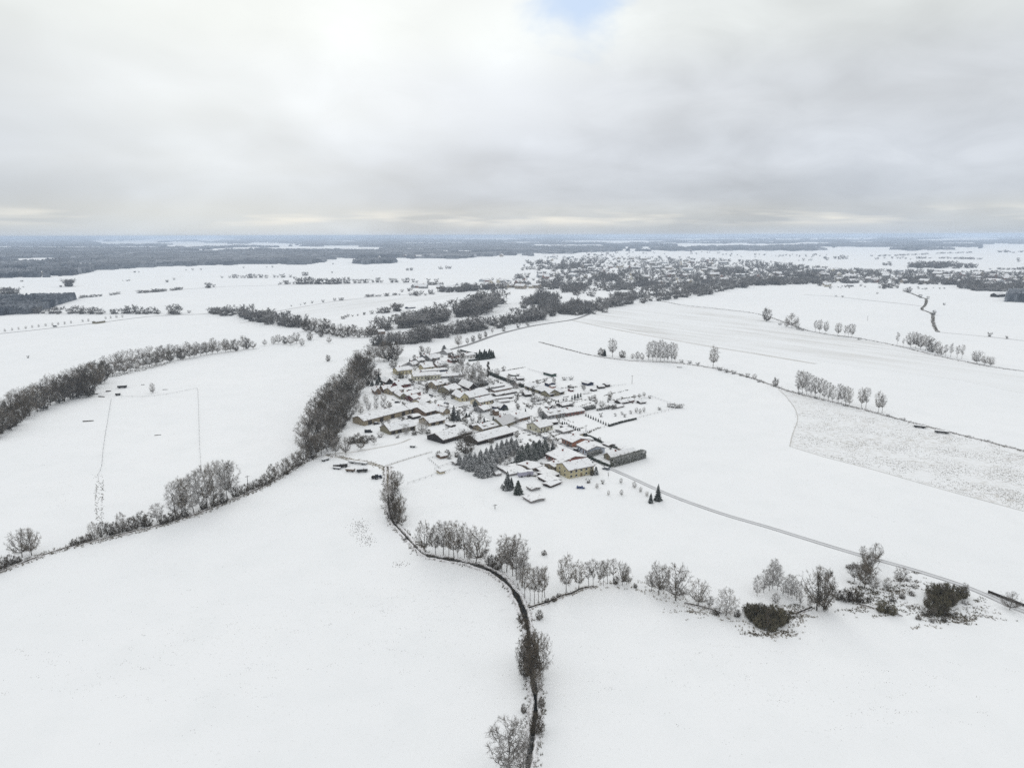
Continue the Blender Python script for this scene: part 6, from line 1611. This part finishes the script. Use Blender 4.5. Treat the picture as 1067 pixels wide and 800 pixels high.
hedge('copse_hedge', [(470, 398), (485, 402.2), (497, 403), (508, 401)], 4, 4, 'dense grey undergrowth at the foot of the copse', m=dusted('grey_scrub', (.10, .10, .09), .15, .8, 1.2, .35, .75, .7), rough=.8, dens=4)
hedge('plot_hedge', [(519, 488.4), (530, 484.6), (541, 481)], 1.6, 1.2, 'dark low hedge between the two spruce groups', m=NEEDLED)
hedge('north_hedge', [(541, 392), (534, 392), (530, 391)], 1.0, 1.2, 'small dark hedge north of the garden sheds', m=NEEDLED)
hedge('orchard_row', [(604, 428.5), (612, 427), (620, 425.2)], 3.5, 3, 'grey shrubbery at the right end of the red brick building', m=MATS['grey_scrub'], rough=.7, dens=4)
hedge('orchard_row', [(622, 428), (634, 425.4), (643, 423)], 1.6, 2, 'brown shrubbery leading to the orchard sheds', m=MATS['grey_scrub'], rough=.6, dens=4)

# ------------------------------------------------------------------ dark timber rail at the right edge
def rail_wall():
    a, b = G(1029.5, 617.6), G(1085, 639)
    d = b - a; L = d.length; ang = math.atan2(d.y, d.x)
    r = empty('timber_barrier', a, ang); tag(r, 'black timber barrier running beside the road at the right edge', 'barrier')
    m = MB(); m.box(0, L, -.25, .25, .25, 1.25); m.build('beam', TIMBER, r)
    m = MB(); m.box(0.02, L, -.22, .22, 1.253, 1.33); m.build('snow_cap', ROOFSNOW, r)
    for i in range(int(L / 3) + 1):
        m = MB(); m.box(i * 3 + .05, i * 3 + .35, -.2, .2, 0, .247); m.build('post', TIMBER, r)
rail_wall()

# ------------------------------------------------------------------ vehicles and field things
def wheel(m, x, y, r, w, mi=0):
    m.cyl((x, y - w / 2, r), r, w, 14, 'y', mi)
def trailer(x, y, rz, L, W_, Hh, label, bodym=BLACK, cap=.25, name='farm_trailer', cat='trailer', tarp=False):
    r = empty(name, G(x, y), rz); tag(r, label, cat)
    m = MB(); m.box(-L / 2, L / 2, -W_ / 2, W_ / 2, .75, .75 + Hh)
    for k in range(int(L / 1.2) + 1):
        u = -L / 2 + k * 1.2
        m.box(u - .05, u + .05, -W_ / 2 - .05, -W_ / 2 - .003, .7, .8 + Hh)
    m.build('body', bodym, r)
    m = MB(); m.box(-L / 2, L / 2, -.45, .45, .5, .747); m.box(L / 2, L / 2 + 1.5, -.06, .06, .52, .64); m.build('chassis', METAL, r)
    if cap:
        m = MB()
        if tarp:
            m.prism([(-L / 2 - .05, -W_ / 2, .76 + Hh), (-L / 2 - .05, W_ / 2, .76 + Hh), (-L / 2 - .05, 0, .76 + Hh + .7)], (L + .1, 0, 0))
        else:
            m.box(-L / 2, L / 2, -W_ / 2, W_ / 2, .753 + Hh, .753 + Hh + cap)
        m.build('snow_load', ROOFSNOW, r)
    for sx in (-L * .3, L * .3):
        for sy in (-W_ / 2 + .1, W_ / 2 - .1):
            m = MB(); wheel(m, sx, sy, .5, .3); m.cyl((sx, sy - .17, .5), .2, .34, 10, 'y', 1); m.build('wheel', [RUBBER, METAL], r)
    return r
trailer(353.5, 486.8, .15, 6.5, 2.4, 1.3, 'left black farm trailer loaded with snow in the field corner', tarp=True)
trailer(358.5, 486.5, .2, 4.0, 2.2, 1.5, 'short black trailer touching the left loaded trailer')
trailer(365.3, 491, -.25, 5, 2.3, .9, 'brown flat trailer second in the field corner', BROWN)
trailer(377.5, 491.6, .2, 6, 2.4, 1.3, 'black high sided trailer right of the brown one', tarp=True)
trailer(339, 480, .9, 4.5, 1.6, .6, 'small snow covered trailer under the western wood', GREY, .35)
trailer(351, 488.6, -.3, 4.5, 1.4, .2, 'flat snow buried trailer left of the black trailers', GREY, .3)
trailer(373, 483.2, -.35, 12, 2.0, .5, 'long flat trailer buried in snow beside the lane', GREY, .4)
trailer(430, 466, -.3, 3.2, 1.6, .5, 'small grey cart alone on the white meadow', GREY, .15, 'hand_cart', 'cart')
trailer(547.5, 496, .32, 8.5, 2.6, 2.1, 'bluish white box trailer parked at the workshop', LILAC, .3, 'box_trailer')
trailer(127.5, 404.2, .25, 7, 2.6, 1.6, 'black trailer beside the left paddock', cap=.2)
trailer(123, 412, .1, 3.4, 2.0, 1.2, 'small black trailer nearest the paddock fence', cap=.15)
trailer(958, 445.5, -.55, 7, 2.6, .9, 'left black trailer on the long ditch', cap=.1)
trailer(981, 451.2, -.5, 8, 2.6, .9, 'right black trailer on the long ditch', cap=.2)

def tractor(x, y, rz, label, body=NAVY):
    r = empty('tractor', G(x, y), rz); tag(r, label, 'tractor')
    m = MB(); m.box(.2, 2.3, -.42, .42, .85, 1.5); m.box(.35, 2.25, -.36, .36, 1.503, 1.6); m.build('bonnet', body, r)
    m = MB(); m.box(-1.5, .197, -.75, .75, .9, 1.3); m.build('chassis', body, r)
    m = MB(); m.box(-1.2, .15, -.7, .7, 1.303, 2.55, 0); m.box(-1.3, .25, -.8, .8, 2.553, 2.7, 1); m.build('cab', [GLASS, BLACK], r)
    m = MB(); m.box(-1.28, .23, -.78, .78, 2.703, 2.88); m.build('snow_cap', ROOFSNOW, r)
    for sx, rad, ww in ((-.9, .85, .5), (1.75, .55, .35)):
        for sy in (-.98, .98):
            m = MB(); wheel(m, sx, sy, rad, ww); m.cyl((sx, sy - ww / 2 - .02, rad), rad * .45, ww + .04, 12, 'y', 1); m.build('wheel', [RUBBER, METAL], r)
    m = MB(); m.cyl((1.4, 0, 1.6), .05, .9, 6); m.build('exhaust', BLACK, r)
tractor(393.5, 498.5, .6, 'black tractor like machine standing alone in the field')
trailer(390.5, 498.6, -.1, 3.2, 1.8, .8, 'low black implement hitched by the tractor', BLACK, 0, 'farm_implement', 'implement')

def car(x, y, rz, label, bodym, van=False):
    r = empty('parked_van' if van else 'parked_car', G(x, y), rz); tag(r, label, 'van' if van else 'car')
    L, W_ = (5.2, 2.0) if van else (4.3, 1.75)
    top = 2.2 if van else 1.42
    m = MB()
    if van:
        pr = [(-L / 2, .35), (L / 2, .35), (L / 2, 1.15), (L / 2 - .9, 1.3), (L / 2 - 1.5, top), (-L / 2, top)]
    else:
        pr = [(-L / 2, .35), (L / 2, .35), (L / 2, .8), (L / 2 - .95, .92), (L / 2 - 1.55, top), (-L / 2 + .75, top), (-L / 2 + .1, .95), (-L / 2, .85)]
    m.prism([(u, -W_ / 2, z) for u, z in pr], (0, W_, 0)); m.build('body', bodym, r)
    m = MB()
    for s in (-1, 1):
        y0 = s * (W_ / 2 + .004)
        m.box(-L / 2 + .85, L / 2 - 1.6, min(y0, y0 + s * .01), max(y0, y0 + s * .01), .98 if not van else 1.25, top - .12)
    m.build('window', GLASS, r)
    m = MB(); m.box(-L / 2 + .75, L / 2 - 1.6, -W_ / 2 + .05, W_ / 2 - .05, top + .003, top + .15)
    m.box(L / 2 - .9, L / 2 - .05, -W_ / 2 + .1, W_ / 2 - .1, (.93 if not van else 1.3), (1.0 if not van else 1.38)); m.build('snow_cover', ROOFSNOW, r)
    for sx in (-L * .32, L * .32):
        for sy in (-W_ / 2 + .08, W_ / 2 - .08):
            m = MB(); wheel(m, sx, sy, .33, .22); m.cyl((sx, sy - .12, .33), .18, .24, 10, 'y', 1); m.build('wheel', [RUBBER, METAL], r)
    for sy in (-.6, .6):
        m = MB(); m.box(L / 2 + .003, L / 2 + .03, sy - .15, sy + .15, .6, .75); m.build('headlight', FRAMEW, r)
CARB = plain('car_black', (.02, .02, .025), .1, 1, .35); CARR = plain('car_grey', (.15, .16, .18), .1, 1, .35); CARBL = plain('car_blue', (.06, .09, .2), .1, 1, .35)
car(384, 450.4, .15, 'black van parked below the very long barn', CARB, True)
car(449.4, 412.4, -.8, 'dark car driving on the main street', CARB)
car(427, 407.2, 2.5, 'black car parked at the dark red house', CARB)
car(465, 421, -.6, 'dark car parked right of the main street', CARR)
car(568.6, 457.0, -.7, 'dark car near the road junction', CARR)
car(601, 469.6, -.5, 'black car in front of the orange brick house', CARB)
car(605, 508.6, -.1, 'blue car in the snow below the yellow house', CARBL)
car(478, 446.4, 0.2, 'dark car above the black barn', CARB)
car(392.5, 441.8, .3, 'dark car at the wall of the very long barn', CARB)
car(414, 419.6, .1, 'black car behind the grey olive house', CARB)
car(57.5, 340.6, .15, 'small dark van driving on the far farm road', CARB, True)
car(614, 481.2, -.6, 'dark car passing on the road by the grey house', CARR)
car(631.4, 489, 2.6, 'grey car on the road near the low dark hedge', CARR)

def log(x, y, rz, L, rad, label):
    r = empty('fallen_log', G(x, y), rz); tag(r, label, 'log')
    m = MB(); m.cyl((-L / 2, 0, rad), rad, L, 9, 'x', r2=rad * .7); m.build('stem', BARK, r)
    m = MB()
    for u, a in ((.1, .8), (.3, -.7), (-.2, .6)):
        m.box(u * L - .05, u * L + .05, 0, a, rad, rad + .1, 0)
    m.build('branch_stub', BARK, r)
log(92, 439, .25, 7, .45, 'dark log lying alone in the left field')
log(164.5, 453.4, .4, 4, .25, 'thin branch lying in the left field')
log(86, 411.6, .1, 6, .5, 'left log at the foot of the left belt')
log(99, 411, .3, 5, .5, 'middle log at the foot of the left belt')
log(106, 413.6, -.3, 6, .5, 'right log at the foot of the left belt')
log(113, 408, .5, 4, .6, 'broken stump right of the left belt logs')
log(149, 401, 0, 3, .3, 'thin log right of the paddock trailer')
log(172, 406, .2, 4, .25, 'thin log right of the frosted paddock tree')
log(708, 383, -.2, 5, .4, 'log beside the lone slender tree ditch')

# trodden plot edges, weeds and clutter between the houses
cl_, rv = [], random.Random(9)
for _ in range(190):
    x, y = rv.uniform(380, 650), rv.uniform(370, 505)
    if not inside(x, y, vpoly): continue
    if rv.random() < .6: dx_, dy_ = rv.uniform(14, 34), -rv.uniform(2.5, 6.5)
    else: dx_, dy_ = rv.uniform(8, 20), rv.uniform(3.5, 9)
    a, b = G(x, y), G(x + dx_, y + dy_)
    n = int((b - a).length * rv.uniform(.8, 2.4))
    for k in range(n):
        p = a.lerp(b, rv.random())
        cl_.append((p.x + rv.gauss(0, .5), p.y + rv.gauss(0, .5), 0))
tufts('garden_weeds', cl_, .7, GRASSD, 'dark weeds and low growth along the village plot edges', 4, .12)

# ------------------------------------------------------------------ winter air
hz_m = bpy.data.materials.new('haze')
hz_m.use_nodes = True
hz_m.node_tree.nodes.clear()
t = NT(hz_m.node_tree)
o_ = t.n('ShaderNodeOutputMaterial')
pv = t.n('ShaderNodeVolumePrincipled', Density=HAZE_D, Anisotropy=.2)
pv.inputs['Color'].default_value = HAZE_C
t.l(pv.outputs[0], o_.inputs['Volume'])
m = MB(); m.box(-75000, 75000, -2500, 62000, -1.0, H + 12)
hz = m.build('haze', hz_m)
tag(hz, 'thin blue winter haze over the plain', None, None, 'stuff')
